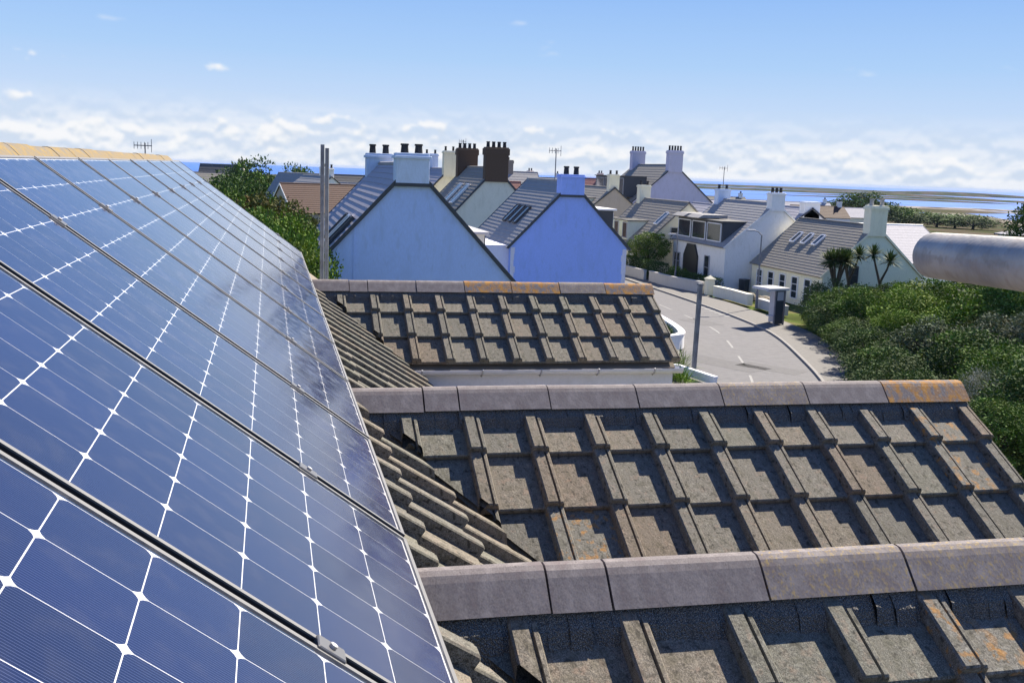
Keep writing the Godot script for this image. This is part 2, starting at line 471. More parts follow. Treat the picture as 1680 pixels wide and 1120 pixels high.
func dormer_basis(side := 1.0) -> Basis:     # side 1: the slope towards the eye
	if side > 0.0:
		return Basis(Vector3(1, 0, 0), Vector3(0, cos(DPITCH), sin(DPITCH)), Vector3(0, -sin(DPITCH), cos(DPITCH)))
	return Basis(Vector3(-1, 0, 0), Vector3(0, cos(DPITCH), -sin(DPITCH)), Vector3(0, -sin(DPITCH), -cos(DPITCH)))

func tile_shape(length: float) -> MB:        # rib on the left, flat pan on the right; its tail lies 36 mm above its head
	var m := MB.new()
	var prof := [Vector2(0, 0), Vector2(COVER + 0.004, 0), Vector2(COVER + 0.004, 0.024), Vector2(0.088, 0.024), Vector2(0.080, 0.060), Vector2(0.076, 0.064), Vector2(0.065, 0.064), Vector2(0.062, 0.052), Vector2(0.056, 0.052),
		Vector2(0.053, 0.068), Vector2(0.010, 0.068), Vector2(0.004, 0.063)]
	m.extrude_z(prof, 0.0, length - 0.006, 0.0, 0.036 * (length - 0.006) / length)
	# a small chamfer at the tail
	var z0 := length - 0.006
	var y0 := 0.036 * (length - 0.006) / length
	var inner := []
	for p in prof:
		inner.append(Vector2(p.x, p.y - 0.005 if p.y > 0.01 else p.y))
	for k in prof.size():
		var a: Vector2 = prof[k]
		var b: Vector2 = prof[(k + 1) % prof.size()]
		var c: Vector2 = inner[k]
		var d: Vector2 = inner[(k + 1) % prof.size()]
		m.quad(Vector3(c.x, c.y + 0.036, length), Vector3(a.x, a.y + y0, z0), Vector3(b.x, b.y + y0, z0), Vector3(d.x, d.y + 0.036, length))
	var pv := PackedVector2Array(inner)
	var t := Geometry2D.triangulate_polygon(pv)
	for i in range(0, t.size(), 3):
		var p := pv[t[i]]
		var q := pv[t[i + 1]]
		var r := pv[t[i + 2]]
		if (q - p).cross(r - p) < 0.0:
			var sw := q
			q = r
			r = sw
		m.tri(Vector3(p.x, p.y + 0.036, length), Vector3(q.x, q.y + 0.036, length), Vector3(r.x, r.y + 0.036, length))
	return m

func ridge_shape(length: float) -> MB:       # along x, centred on the ridge, top at y = 0
	var m := MB.new()
	var outer := [Vector2(-0.112, -0.092), Vector2(-0.046, -0.024), Vector2(-0.030, -0.010), Vector2(-0.012, -0.002), Vector2(0.012, -0.002), Vector2(0.030, -0.010), Vector2(0.046, -0.024), Vector2(0.112, -0.092)]
	var prof := []
	for p in outer: prof.append(p)
	for i in range(outer.size() - 1, -1, -1): prof.append((outer[i] as Vector2) * Vector2(0.86, 1.0) + Vector2(0, -0.017 if i > 0 and i < outer.size() - 1 else 0.0))
	prof.reverse()
	m.extrude_z(prof, 0.0, length)
	m.move(Transform3D(Basis(Vector3(0, 0, -1), Vector3(0, 1, 0), Vector3(1, 0, 0)), Vector3.ZERO))
	return m

func build_roof() -> void:
	var house := thing("tiled_house", "house with brown ribbed concrete roof tiles under the row of solar panels", "house", Vector3(0.0, 0.0, -4.0))
	var inv := house.transform.affine_inverse()
	var tile := tile_shape(GAUGE + 0.075)
	var tile_mesh := tile.mesh()
	var top_mesh := tile_shape(GAUGE - 0.035).mesh()
	var rb := roof_basis()
	var ridge_x := -1.10
	var ridge_up := (PANEL_O.x - ridge_x) / cos(PITCH)      # how far up the slope the ridge lies
	# walls
	var wl := MB.new()
	wl.box(Vector3(-5.4, 0, -11.9), Vector3(3.35, 5.72, 2.9))
	part("wall", wl, M.wall_white, house, inv)
	# main roof: a slab below the tiles, the tiles that show beside the panels, the ridge
	var main := sub("main_roof", house)
	var deck := MB.new()
	var z_far := -12.0
	var z_near := 3.0
	var e := on_roof(0, -4.15, TILE_OFF - 0.01)
	var r := on_roof(0, ridge_up, TILE_OFF - 0.01)
	var e2 := Vector3(2.0 * ridge_x - e.x, e.y, 0)
	var prof := [Vector2(e.x, e.y), Vector2(r.x, r.y), Vector2(e2.x, e2.y), Vector2(e2.x, e2.y - 0.14), Vector2(r.x, r.y - 0.16), Vector2(e.x, e.y - 0.14)]
	deck.extrude_z(prof, z_far, z_near)
	part("roof_deck", deck, M.underlay, main, inv)
	var gables := MB.new()
	gables.extrude_z([Vector2(-5.4, 5.7), Vector2(3.35, 5.7), Vector2(r.x, r.y - 0.2)], -11.9, -11.7)
	part("gable", gables, M.wall_white, main, inv)
	var zrs := [-2.46, -4.67, -9.27]
	var t33 := tan(DPITCH)
	var apex_y := EYE - 1.135
	# valley lines: where a small roof's near slope meets the main roof; kept clear by half a hand on either side
	var k_tile := 0
	for row in range(-9, 1):
		for col in range(-4, 30):
			var u := col * COVER - 0.6
			var tail_up := row * GAUGE + 0.16
			var p := on_roof(u, tail_up + GAUGE + 0.075, TILE_OFF)
			var mid_p := on_roof(u + 0.15, tail_up + 0.17, TILE_OFF)
			if mid_p.z < -9.6: continue
			# which small roof covers this spot?
			var hidden := false
			var crossing := -1
			for di in 3:
				for s in [1.0, -1.0]:
					var roof_y: float = apex_y - t33 * (mid_p.z - zrs[di]) * s
					var near_side: bool = (mid_p.z - zrs[di]) * s >= -0.02
					if near_side and roof_y > mid_p.y + 0.24: hidden = true
			for di in 3:
				if mid_p.z > zrs[di] - 0.1 and mid_p.z < zrs[di] + 1.3: crossing = di
			if hidden: continue
			if mid_p.x > 2.3: continue
			k_tile += 1
			var jig := Transform3D(rb.rotated(rb.y, rng.randf_range(-0.006, 0.006)), p + rb.z * rng.randf_range(-0.004, 0.004) + rb.y * rng.randf_range(0.0, 0.003))
			var mt: Material = M["tile_%d" % [0, 1, 2, 3][rng.randi() % 4]]
			if crossing >= 0:
				var cm := tile_shape(GAUGE + 0.075)
				cm.move(jig)
				var a := valley_point(zrs[crossing], 0.0)
				var b := valley_point(zrs[crossing], 1.0)
				var dv := b - a
				var nn := Vector3(-dv.z, 0, dv.x).normalized()      # to the side of the main roof
				if nn.x > 0.0: nn = -nn
				cm.clip(a + nn * 0.05, nn)
				if cm.v.size() > 0: part("roof_tile", cm, mt, main, inv)
			else:
				put("roof_tile", tile_mesh, mt, main, inv * jig)
	var n_ridge := 0
	var zz := 2.9
	while zz > -11.75:
		var rm := put("ridge_tile", ridge_shape(0.442).mesh(), M.ridge_yellow, main, inv * Transform3D(Basis(Vector3(0, 0, -1), Vector3.UP, Vector3(1, 0, 0)), Vector3(ridge_x, EYE + 0.045 + rng.randf_range(-0.003, 0.003), zz)))
		n_ridge += 1
		zz -= 0.45
	# the three small roofs
	for di in 3:
		build_dormer(house, inv, di, zrs[di], apex_y, tile_mesh, top_mesh)

func valley_point(zr: float, t: float) -> Vector3:      # t metres to the right along the valley, from where the small ridge meets the main roof
	var y0 := EYE - 1.10
	var up := (y0 - (on_roof(0, 0, TILE_OFF + 0.03)).y) / sin(PITCH)
	var a := on_roof(0, up, TILE_OFF + 0.03)
	var drop := tan(PITCH) * t
	return Vector3(a.x + t, y0 - drop, zr + drop / tan(DPITCH))

func build_dormer(house: Node3D, inv: Transform3D, di: int, zr: float, apex_y: float, tile_mesh: Mesh, top_mesh: Mesh) -> void:
	var d := sub("dormer", house)
	d.set_meta("label", ["small tiled roof nearest the scaffold tube, its bottom courses closest to the solar panels", "small tiled roof with orange lichen on its outer ridge tile", "small tiled roof with a pale gutter below, standing before the blue gable"][di])
	var b := dormer_basis()
	var x_end := 3.585
	var x_start := 0.05
	var half := (GAUGE * 3.0 - 0.005) * cos(DPITCH)
	var eave_y := apex_y - (GAUGE * 3.0 - 0.005) * sin(DPITCH)
	# deck and walls
	var deck := MB.new()
	var pz := [Vector2(-half, eave_y - 0.05), Vector2(half, eave_y - 0.05), Vector2(half, eave_y - 0.015), Vector2(0, apex_y - 0.015), Vector2(-half, eave_y - 0.015)]
	deck.extrude_z(pz, 0, x_end - 0.03 - x_start)
	deck.move(Transform3D(Basis(Vector3(0, 0, -1), Vector3.UP, Vector3(1, 0, 0)), Vector3(x_start, 0, zr)))
	part("roof_deck", deck, M.underlay, d, inv)
	var w := MB.new()
	w.box(Vector3(0.9, eave_y - 1.5, zr - half + 0.12), Vector3(x_end - 0.12, eave_y - 0.052, zr + half - 0.12))
	part("wall", w, M.wall_pale, d, inv)
	var fas := MB.new()
	fas.box(Vector3(0.95, eave_y - 0.185, zr + half - 0.115), Vector3(x_end - 0.04, eave_y - 0.03, zr + half - 0.02))
	part("fascia", fas, M.gutter_white, d, inv)
	# gutter: a half round channel
	var gut := MB.new()
	var gp := []
	for k in 9:
		var a := PI + PI * k / 8.0
		gp.append(Vector2(cos(a), sin(a)) * 0.055)
	for k in range(8, -1, -1):
		var a := PI + PI * k / 8.0
		gp.append(Vector2(cos(a), sin(a)) * 0.050)
	gut.extrude_z(gp, 0, x_end - 0.95)
	gut.move(Transform3D(Basis(Vector3(0, 0, -1), Vector3.UP, Vector3(1, 0, 0)), Vector3(0.97, eave_y - 0.012, zr + half + 0.035)))
	var gm := part("gutter", gut, M.gutter_white, d, inv)
	for k in 5:
		var br := MB.new()
		br.tube([Vector3(1.25 + k * 0.52, eave_y - 0.012, zr + half - 0.018), Vector3(1.25 + k * 0.52, eave_y - 0.06, zr + half + 0.0), Vector3(1.25 + k * 0.52, eave_y - 0.075, zr + half + 0.035), Vector3(1.25 + k * 0.52, eave_y - 0.05, zr + half + 0.08), Vector3(1.25 + k * 0.52, eave_y - 0.008, zr + half + 0.094)], [0.008, 0.008, 0.008, 0.008, 0.008], 6)
		part("gutter_bracket", br, M.trim_grey, d, inv)
	# lead along the valley
	var a0 := valley_point(zr, -0.05)
	var a1 := valley_point(zr, 1.15)
	var lead := MB.new()
	var side := Vector3(0, 0, 1).cross(Vector3.UP)
	var dv := (a1 - a0)
	var flat := Vector3(-dv.z, 0, dv.x).normalized() * 0.14
	lead.quad(a0 - flat + Vector3(0, -0.03, 0), a1 - flat + Vector3(0, -0.03, 0), a1 + Vector3(0, -0.075, 0), a0 + Vector3(0, -0.075, 0))
	lead.quad(a0 + Vector3(0, -0.075, 0), a1 + Vector3(0, -0.075, 0), a1 + flat + Vector3(0, -0.03, 0), a0 + flat + Vector3(0, -0.03, 0))
	part("valley_lead", lead, M.lead, d, inv)
	# tiles of the slope towards the eye
	var nn := Vector3(-dv.z, 0, dv.x).normalized()
	if nn.x < 0.0: nn = -nn
	for row in 3:
		for col in range(-1, 11):
			var x := 0.5775 + col * COVER
			var slope_tail := GAUGE * (row + 1)
			var length := GAUGE + 0.075 if row > 0 else GAUGE - 0.035
			var p := Vector3(x, apex_y, zr) + b.z * (slope_tail - length)
			var jig := Transform3D(b.rotated(b.y, rng.randf_range(-0.007, 0.007)), p + b.z * rng.randf_range(-0.005, 0.004) + b.y * rng.randf_range(0.0, 0.003))
			var mk := "tile_%d" % [0, 1, 2, 3, 0, 2, 1, 4][rng.randi() % 8]
			if di == 1 and ((row == 1 and col == 9) or (row == 2 and col == 2) or (row == 0 and col == 9)): mk = "tile_lichen"
			if di == 0 and (row == 0 and col == 4): mk = "tile_lichen"
			var a := valley_point(zr, 0.0)
			var cross := (p + b.z * length * 0.5 + Vector3(0.15, 0, 0) - a).dot(nn)
			if cross < -0.42: continue
			if cross < 0.42 or col == 10:
				var cm := tile_shape(length)
				cm.move(jig)
				if cross < 0.42: cm.clip(a + nn * 0.035, nn)
				if col == 10: cm.clip(Vector3(x_end, 0, 0), Vector3(-1, 0, 0))
				if cm.v.size() > 0: part("roof_tile", cm, M[mk], d, inv)
			else:
				put("roof_tile", tile_mesh if row > 0 else top_mesh, M[mk], d, inv * jig)
	# the slope away from the eye
	var bb := dormer_basis(-1.0)
	var back := MB.new()
	for row in 3:
		var o := Vector3(x_start, apex_y, zr)
		back.quad(o + bb.z * GAUGE * row + bb.y * 0.025, o + Vector3(x_end - x_start, 0, 0) + bb.z * GAUGE * row + bb.y * 0.025, o + Vector3(x_end - x_start, 0, 0) + bb.z * GAUGE * (row + 1) + bb.y * 0.05, o + bb.z * GAUGE * (row + 1) + bb.y * 0.05)
	part("rear_slope", back, M.tile_1, d, inv)
	# outer gable under the verge
	var gb := MB.new()
	gb.extrude_z([Vector2(-half + 0.14, eave_y - 0.052), Vector2(half - 0.14, eave_y - 0.052), Vector2(0, apex_y - 0.11)], 0, 0.1)
	gb.move(Transform3D(Basis(Vector3(0, 0, -1), Vector3.UP, Vector3(1, 0, 0)), Vector3(x_end - 0.22, 0, zr)))
	part("gable", gb, M.wall_pale, d, inv)
	# bedding mortar below the ridge
	var wob := 60
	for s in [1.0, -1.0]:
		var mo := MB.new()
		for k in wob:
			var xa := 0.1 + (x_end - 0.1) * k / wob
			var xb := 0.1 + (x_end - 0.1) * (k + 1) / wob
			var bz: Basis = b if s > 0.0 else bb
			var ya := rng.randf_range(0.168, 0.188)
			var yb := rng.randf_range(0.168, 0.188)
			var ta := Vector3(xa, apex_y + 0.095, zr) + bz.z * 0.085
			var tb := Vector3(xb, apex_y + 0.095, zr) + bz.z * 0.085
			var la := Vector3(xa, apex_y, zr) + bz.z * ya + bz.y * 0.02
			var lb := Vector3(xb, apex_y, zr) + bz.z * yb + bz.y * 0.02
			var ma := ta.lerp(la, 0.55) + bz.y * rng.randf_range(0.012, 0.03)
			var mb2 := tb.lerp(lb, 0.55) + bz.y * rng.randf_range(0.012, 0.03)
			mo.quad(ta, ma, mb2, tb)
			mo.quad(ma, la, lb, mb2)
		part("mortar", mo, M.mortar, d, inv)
	# ridge tiles
	var joints := [0.22, 0.70, 0.865, 1.305, 1.75, 2.195, 2.66, 3.11, 3.60]
	for k in joints.size() - 1:
		var x0: float = joints[k]
		var x1: float = joints[k + 1]
		var mk := "ridge"
		if di == 1 and k == 7: mk = "ridge_orange"
		elif di == 1 and k == 5: mk = "ridge_spotted"
		elif di == 0 and k in [3, 4, 5]: mk = "ridge_spotted"
		elif di == 2 and k in [4, 5, 7]: mk = "ridge_orange"
		elif di == 2 and k == 6: mk = "ridge_spotted"
		var sh := ridge_shape(x1 - x0 - 0.007)
		var tr := Transform3D(Basis(Vector3.UP, rng.randf_range(-0.008, 0.008)) * Basis(Vector3(0, 0, 1), rng.randf_range(-0.006, 0.006)), Vector3(x0, EYE - 1.008 + rng.randf_range(-0.003, 0.003), zr))
		part("ridge_tile", sh, M[mk], d, inv * tr)

# ---------------------------------------------------------------- solar panels
func cell_mesh() -> ArrayMesh:
	var h := 0.0779
	var c := 0.0120
	var pts := []
	for q in 4:
		var a := q * PI / 2.0
		var rot := func(p: Vector2) -> Vector2: return p.rotated(a)
		pts.append(rot.call(Vector2(h, -h + c)))
		pts.append(rot.call(Vector2(h, h - c)))
		pts.append(rot.call(Vector2(h - c * 0.42, h - c * 0.42)))
	var m := MB.new()
	for k in pts.size():
		var p: Vector2 = pts[k]
		var q: Vector2 = pts[(k + 1) % pts.size()]
		m.tri(Vector3(0, 0, 0), Vector3(q.x, 0, q.y), Vector3(p.x, 0, p.y))
	for i in m.v.size():
		m.uv[i] = Vector2(m.v[i].x / (2 * h) + 0.5, m.v[i].z / (2 * h) + 0.5)
	return m.mesh()

func build_panels() -> void:
	var words := ["at the far gable end of the roof", "second from the far gable end of the roof", "third from the far gable end of the roof", "fourth from the far gable end of the roof", "fifth from the far gable end of the roof", "sixth from the far gable end of the roof",
		"seventh from the far gable end of the roof", "eighth from the far gable end of the roof", "ninth from the far gable end of the roof", "tenth from the far gable end of the roof", "eleventh from the far gable end of the roof"]
	var cm := cell_mesh()
	var wd := PANEL_STEP - 0.030
	var ln := 1.612
	var mgn := (wd - 6.0 * CELL) * 0.5
	var fr := MB.new()
	var fw := 0.012
	for b in [[Vector3(0, -0.035, -ln), Vector3(fw, 0, 0)], [Vector3(wd - fw, -0.035, -ln), Vector3(wd, 0, 0)], [Vector3(fw, -0.035, -fw), Vector3(wd - fw, -0.0003, 0)], [Vector3(fw, -0.035, -ln), Vector3(wd - fw, -0.0003, -ln + fw)]]:
		fr.box(b[0], b[1])
	var frame := fr.mesh()
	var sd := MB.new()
	sd.box(Vector3(-0.0015, -0.034, -ln), Vector3(-0.0002, -0.003, 0))  # black strip along the frame side: painted shade for the gap between panels
	var shade_strip := sd.mesh()
	var bs := MB.new()
	bs.box(Vector3(fw, -0.012, -ln + fw), Vector3(wd - fw, -0.0062, -fw))
	var back := bs.mesh()
	var gs := MB.new()
	gs.quad(Vector3(fw, -0.0025, -fw), Vector3(wd - fw, -0.0025, -fw), Vector3(wd - fw, -0.0025, -ln + fw), Vector3(fw, -0.0025, -ln + fw))
	var glass := gs.mesh()
	var cl := MB.new()
	cl.bevel_box(Vector3(-0.021, -0.03, -0.028), Vector3(0.021, 0.005, 0.028), 0.002)
	var clamp_m := cl.mesh()
	var bl := MB.new()
	bl.tube([Vector3(0, 0.005, 0), Vector3(0, 0.011, 0)], [0.007, 0.007], 8)
	var bolt_m := bl.mesh()
	var rl := MB.new()
	rl.box(Vector3(-0.015, -0.138, -0.02), Vector3(wd + 0.0148, -0.0352, 0.02))
	var rail := rl.mesh()
	for k in range(0, 11):
		var o := thing("solar_panel", "blue solar panel with white cell lines, " + words[10 - k], "solar panel", Vector3.ZERO, 0.0, "solar panels in a row on the roof")
		o.transform = Transform3D(roof_basis(), on_roof((k - 1) * PANEL_STEP + 0.015, 0.0199, rng.randf_range(-0.001, 0.001)))
		put("frame", frame, M.aluminium, o)
		put("gap_shade_strip", shade_strip, M.pot_dark, o)
		put("gap_shade_strip", shade_strip, M.pot_dark, o, Transform3D(Basis.IDENTITY, Vector3(wd + 0.0017, 0, 0)))
		put("backsheet", back, M.backsheet, o)
		for i in 6:
			for j in 10:
				put("cell", cm, M["cell_%d" % [0, 0, 1, 2][rng.randi() % 4]], o, Transform3D(Basis.IDENTITY, Vector3(mgn + CELL * (i + 0.5), -0.00595, -0.016 - CELL * (j + 0.5))))
		put("glass", glass, M.pane, o)
		for s in [0.32, 1.27]:
			var c := put("clamp", clamp_m, M.clamp_metal, o, Transform3D(Basis.IDENTITY, Vector3(wd + 0.015 if k < 10 else wd + 0.004, 0, -s)))
			put("bolt", bolt_m, M.rail, c)
			put("mounting_rail", rail, M.rail, o, Transform3D(Basis.IDENTITY, Vector3(0, 0, -s)))

# ---------------------------------------------------------------- houses
func window(parent: Node3D, c: Vector3, out: Vector3, w: float, h: float, frame: Material, bars := 1) -> void:     # c on the wall's face
	var s := Vector3.UP.cross(out).normalized()
	var fr := MB.new()
	var t := 0.07
	var o := out * 0.045
	fr.beam(c + o - s * (w / 2) - Vector3.UP * (h / 2), c + o - s * (w / 2) + Vector3.UP * (h / 2), s, t, 0.09)
	fr.beam(c + o + s * (w / 2) - Vector3.UP * (h / 2), c + o + s * (w / 2) + Vector3.UP * (h / 2), s, t, 0.09)
	for k in bars + 2:
		var y := -h / 2 + h * k / (bars + 1.0)
		var hh := 0.07 if k == 0 or k == bars + 1 else 0.04
		fr.beam(c + o - s * (w / 2 - t / 2) + Vector3.UP * y, c + o + s * (w / 2 - t / 2) + Vector3.UP * y, Vector3.UP, hh, 0.085)
	var f := part("window", fr, frame, parent)
	var g := MB.new()
	g.beam(c + out * 0.022 - s * (w / 2 - t / 2), c + out * 0.022 + s * (w / 2 - t / 2), Vector3.UP, h - t, 0.03)
	part("pane", g, M.window_glass, f)

func slope_courses(m: MB, a: Vector3, b: Vector3, c: Vector3, d: Vector3, rows: int, step: float) -> void:    # a, b along the eave, c, d along the ridge
	var nrm := (b - a).cross(d - a).normalized()
	for i in rows:
		var t0 := i / float(rows)
		var t1 := (i + 1) / float(rows)
		var l0 := a.lerp(d, t0)
		var r0 := b.lerp(c, t0)
		var l1 := a.lerp(d, t1)
		var r1 := b.lerp(c, t1)
		m.quad(l0 + nrm * step, r0 + nrm * step, r1, l1)
		m.quad(l0 - nrm * 0.02, r0 - nrm * 0.02, r0 + nrm * step, l0 + nrm * step)

func chimney(parent: Node3D, c: Dictionary, ridge: float) -> void:
	var x: float = c.get("x", 0.0)
	var z: float = c.z
	var w: float = c.w
	var dd: float = c.d
	var base: float = c.get("base", ridge - 1.1)
	var st := MB.new()
	st.bevel_box(Vector3(x - w / 2, base, z - dd / 2), Vector3(x + w / 2, c.top, z + dd / 2), 0.02)
	var s := part("chimney", st, c.mat, parent)
	var cap := MB.new()
	var ch: float = c.get("cap", 0.14)
	cap.bevel_box(Vector3(x - w / 2 - 0.07, c.top - ch - 0.1, z - dd / 2 - 0.07), Vector3(x + w / 2 + 0.07, c.top - 0.1 + 0.004, z + dd / 2 + 0.07), 0.02)
	part("cap", cap, c.get("cap_mat", c.mat), s)
	if c.get("flash", false):
		var fl := MB.new()
		fl.box(Vector3(x - w / 2 - 0.03, base - 0.02, z + dd / 2 - 0.1), Vector3(x + w / 2 + 0.03, base + 0.11, z + dd / 2 + 0.015))
		part("flashing", fl, M.trim_dark, s)
	var n: int = c.pots
	var along: bool = c.get("along_x", true)
	var span: float = (w if along else dd) * c.get("spread", 0.62)
	for k in n:
		var f := 0.0 if n == 1 else (k / float(n - 1) - 0.5)
		var p := Vector3(x + (f * span if along else 0.0), c.top, z + (0.0 if along else f * span))
		var pot := MB.new()
		var ph: float = c.get("pot_h", 0.42)
		var pr: float = c.get("pot_r", 0.13)
		pot.tube([p + Vector3(0, -0.02, 0), p + Vector3(0, ph * 0.15, 0), p + Vector3(0, ph * 0.8, 0), p + Vector3(0, ph * 0.82, 0), p + Vector3(0, ph, 0)], [pr * 1.05, pr, pr * 0.85, pr * 1.08, pr * 1.02], 10)
		part("chimney_pot", pot, c.get("pot_mat", M.pot_dark), s)

# d: x, z (middle), w (across the ridge), l (along it), eave, ridge, wall, roof, turn, chims, apex (shift of the ridge)
func house(called: String, label: String, d: Dictionary) -> Node3D:
	var y0: float = d.get("y", 0.0)
	var o := thing(called, label, d.get("category", "house"), Vector3(d.x, y0, d.z), d.get("turn", 0.0), d.get("group", ""))
	var w: float = d.w / 2.0
	var l: float = d.l / 2.0
	var ev: float = d.eave
	var rg: float = d.ridge
	var ax: float = d.get("apex", 0.0)
	var wall := MB.new()
	var pent := [Vector2(-w, -1.0), Vector2(w, -1.0), Vector2(w, ev), Vector2(ax, rg), Vector2(-w, ev)]
	wall.extrude_z(pent, -l, l)
	part("wall", wall, d.wall, o)
	var over: float = d.get("over", 0.10)
	var eo: float = d.get("eave_over", 0.22)
	var rows: int = d.get("rows", 18)
	for s in [-1.0, 1.0]:
		var ex: float = s * w
		var dirv := Vector3(ex - ax, ev - rg, 0).normalized()
		var nrm := Vector3(-dirv.y, dirv.x, 0) if s > 0.0 else Vector3(dirv.y, -dirv.x, 0)
		var lift := nrm * 0.10
		var e3 := Vector3(ex, ev, 0) + dirv * eo + lift
		var r3 := Vector3(ax, rg, 0) + Vector3(0, 0.10 / max(nrm.y, 0.3), 0)
		var zf := Vector3(0, 0, -l - over)
		var zn := Vector3(0, 0, l + over)
		var m := MB.new()
		if s > 0.0: slope_courses(m, e3 + zn, e3 + zf, r3 + zf, r3 + zn, rows, d.get("step", 0.018))
		else: slope_courses(m, e3 + zf, e3 + zn, r3 + zn, r3 + zf, rows, d.get("step", 0.018))
		# underside and ends
		var th := nrm * -0.085
		if s > 0.0:
			m.quad(e3 + zf + th, e3 + zn + th, r3 + zn + th, r3 + zf + th)
		else:
			m.quad(e3 + zn + th, e3 + zf + th, r3 + zf + th, r3 + zn + th)
		part("roof_slope", m, d.roof, o)
		# verge: the dark line up each edge of the gable
		if d.get("verge", true):
			for zz in [l + over + 0.012, -l - over - 0.012]:
				var vb := MB.new()
				var up := nrm * 0.0
				vb.beam(e3 + th * 0.4 + Vector3(0, 0, zz), r3 + th * 0.4 + Vector3(0, 0, zz) - dirv * 0.0, nrm, 0.14, 0.03)
				part("verge", vb, d.get("verge_mat", M.trim_dark), o)
		if d.get("gutter", false):
			var gt := MB.new()
			gt.tube([e3 + zn + dirv * 0.05 + Vector3(0, -0.06, -over), e3 + zf + dirv * 0.05 + Vector3(0, -0.06, over)], [0.06, 0.06], 8)
			part("gutter", gt, M.trim_grey, o)
	var rt := MB.new()
	var ry: float = rg + 0.10 / max(cos(atan2(rg - ev, w)), 0.3)
	rt.tube([Vector3(ax, ry - 0.03, -l - over), Vector3(ax, ry - 0.03, l + over)], [0.10, 0.10], 8)
	part("ridge", rt, d.get("ridge_mat", d.roof), o)
	for c in d.get("chims", []): chimney(o, c, rg)
	return o

func skylight(parent: Node3D, w: float, ev: float, rg: float, side: float, t: float, z: float, width: float, height: float, frame: Material) -> void:   # t: share of the way up the slope, of its middle
	var e := Vector3(side * w, ev, 0)
	var r := Vector3(0, rg, 0)
	var dirv := (r - e).normalized()
	var nrm := Vector3(side * dirv.y, -side * dirv.x, 0)
	if nrm.y < 0.0: nrm = -nrm
	var c := e.lerp(r, t) + Vector3(0, 0, z) + nrm * 0.19
	var fr := MB.new()
	var zz := Vector3(0, 0, 1)
	fr.beam(c - zz * width / 2 - dirv * height / 2, c - zz * width / 2 + dirv * height / 2, zz, 0.09, 0.12)
	fr.beam(c + zz * width / 2 - dirv * height / 2, c + zz * width / 2 + dirv * height / 2, zz, 0.09, 0.12)
	fr.beam(c - zz * (width / 2 - 0.045) - dirv * height / 2, c + zz * (width / 2 - 0.045) - dirv * height / 2, dirv, 0.09, 0.12)
	fr.beam(c - zz * (width / 2 - 0.045) + dirv * height / 2, c + zz * (width / 2 - 0.045) + dirv * height / 2, dirv, 0.09, 0.12)
	var f := part("skylight", fr, frame, parent)
	var g := MB.new()
	g.beam(c - dirv * (height / 2 - 0.045), c + dirv * (height / 2 - 0.045), zz, width - 0.09, 0.06)
	part("pane", g, M.window_glass, f)

func box_dormer(parent: Node3D, lo: Vector3, hi: Vector3, out: float, roof_mat: Material, wall_mat: Material, n_win: int, trim: Material) -> void:    # a flat-roofed window box on a slope; out: -1 or 1, the way it faces along x
	var d := sub("box_dormer", parent)
	var m := MB.new()
	m.box(lo, hi)
	part("cheek", m, wall_mat, d)
	var r := MB.new()
	r.box(Vector3(lo.x - (0.18 if out < 0.0 else 0.0), hi.y, lo.z - 0.12), Vector3(hi.x + (0.18 if out > 0.0 else 0.0), hi.y + 0.10, hi.z + 0.12))
	part("flat_roof", r, roof_mat, d)
	var x := hi.x if out > 0.0 else lo.x
	for k in n_win:
		var zc := lo.z + (hi.z - lo.z) * (k + 0.5) / n_win
		var c := Vector3(x, (lo.y + hi.y) / 2, zc)
		var fr := MB.new()
		var ww := (hi.z - lo.z) / n_win * 0.86
		var hh := (hi.y - lo.y) * 0.82
		var ov := Vector3(out * 0.04, 0, 0)
		for q in [[-1, 0], [1, 0]]:
			fr.beam(c + ov + Vector3(0, -hh / 2, q[0] * ww / 2), c + ov + Vector3(0, hh / 2, q[0] * ww / 2), Vector3(0, 0, 1), 0.08, 0.08)
		fr.beam(c + ov + Vector3(0, -hh / 2, -ww / 2 + 0.04), c + ov + Vector3(0, -hh / 2, ww / 2 - 0.04), Vector3.UP, 0.08, 0.08)
		fr.beam(c + ov + Vector3(0, hh / 2, -ww / 2 + 0.04), c + ov + Vector3(0, hh / 2, ww / 2 - 0.04), Vector3.UP, 0.08, 0.08)
		var f := part("window", fr, trim, d)
		var g := MB.new()
		g.beam(c + ov * 0.6 + Vector3(0, 0, -ww / 2 + 0.04), c + ov * 0.6 + Vector3(0, 0, ww / 2 - 0.04), Vector3.UP, hh - 0.08, 0.03)
		# a sub-part would be a fourth level: panes stay beside their frames
		part("pane", g, M.window_glass, d)

func aerial(label: String, at: Vector3, mast: float, arm: float, turn: float, rods := 6) -> void:
	var o := thing("television_aerial", label, "aerial", at, turn)
	var m := MB.new()
	m.tube([Vector3(0, 0, 0), Vector3(0, mast, 0)], [0.035, 0.03], 6)
	part("mast", m, M.pole_grey, o)
	var b := MB.new()
	b.tube([Vector3(-arm * 0.62, mast - 0.12, 0.05), Vector3(arm * 0.38, mast - 0.12, 0.05)], [0.025, 0.025], 6)
	part("boom", b, M.pole_grey, o)
	for k in rods:
		var x := -arm * 0.6 + arm * 0.95 * k / (rods - 1)
		var r := MB.new()
		var hh := 0.16 if k < rods - 1 else 0.3
		r.tube([Vector3(x, mast - 0.12 - hh, 0.05), Vector3(x, mast - 0.12 + hh, 0.05)], [0.015, 0.015], 5)
		part("element", r, M.pole_grey, o)

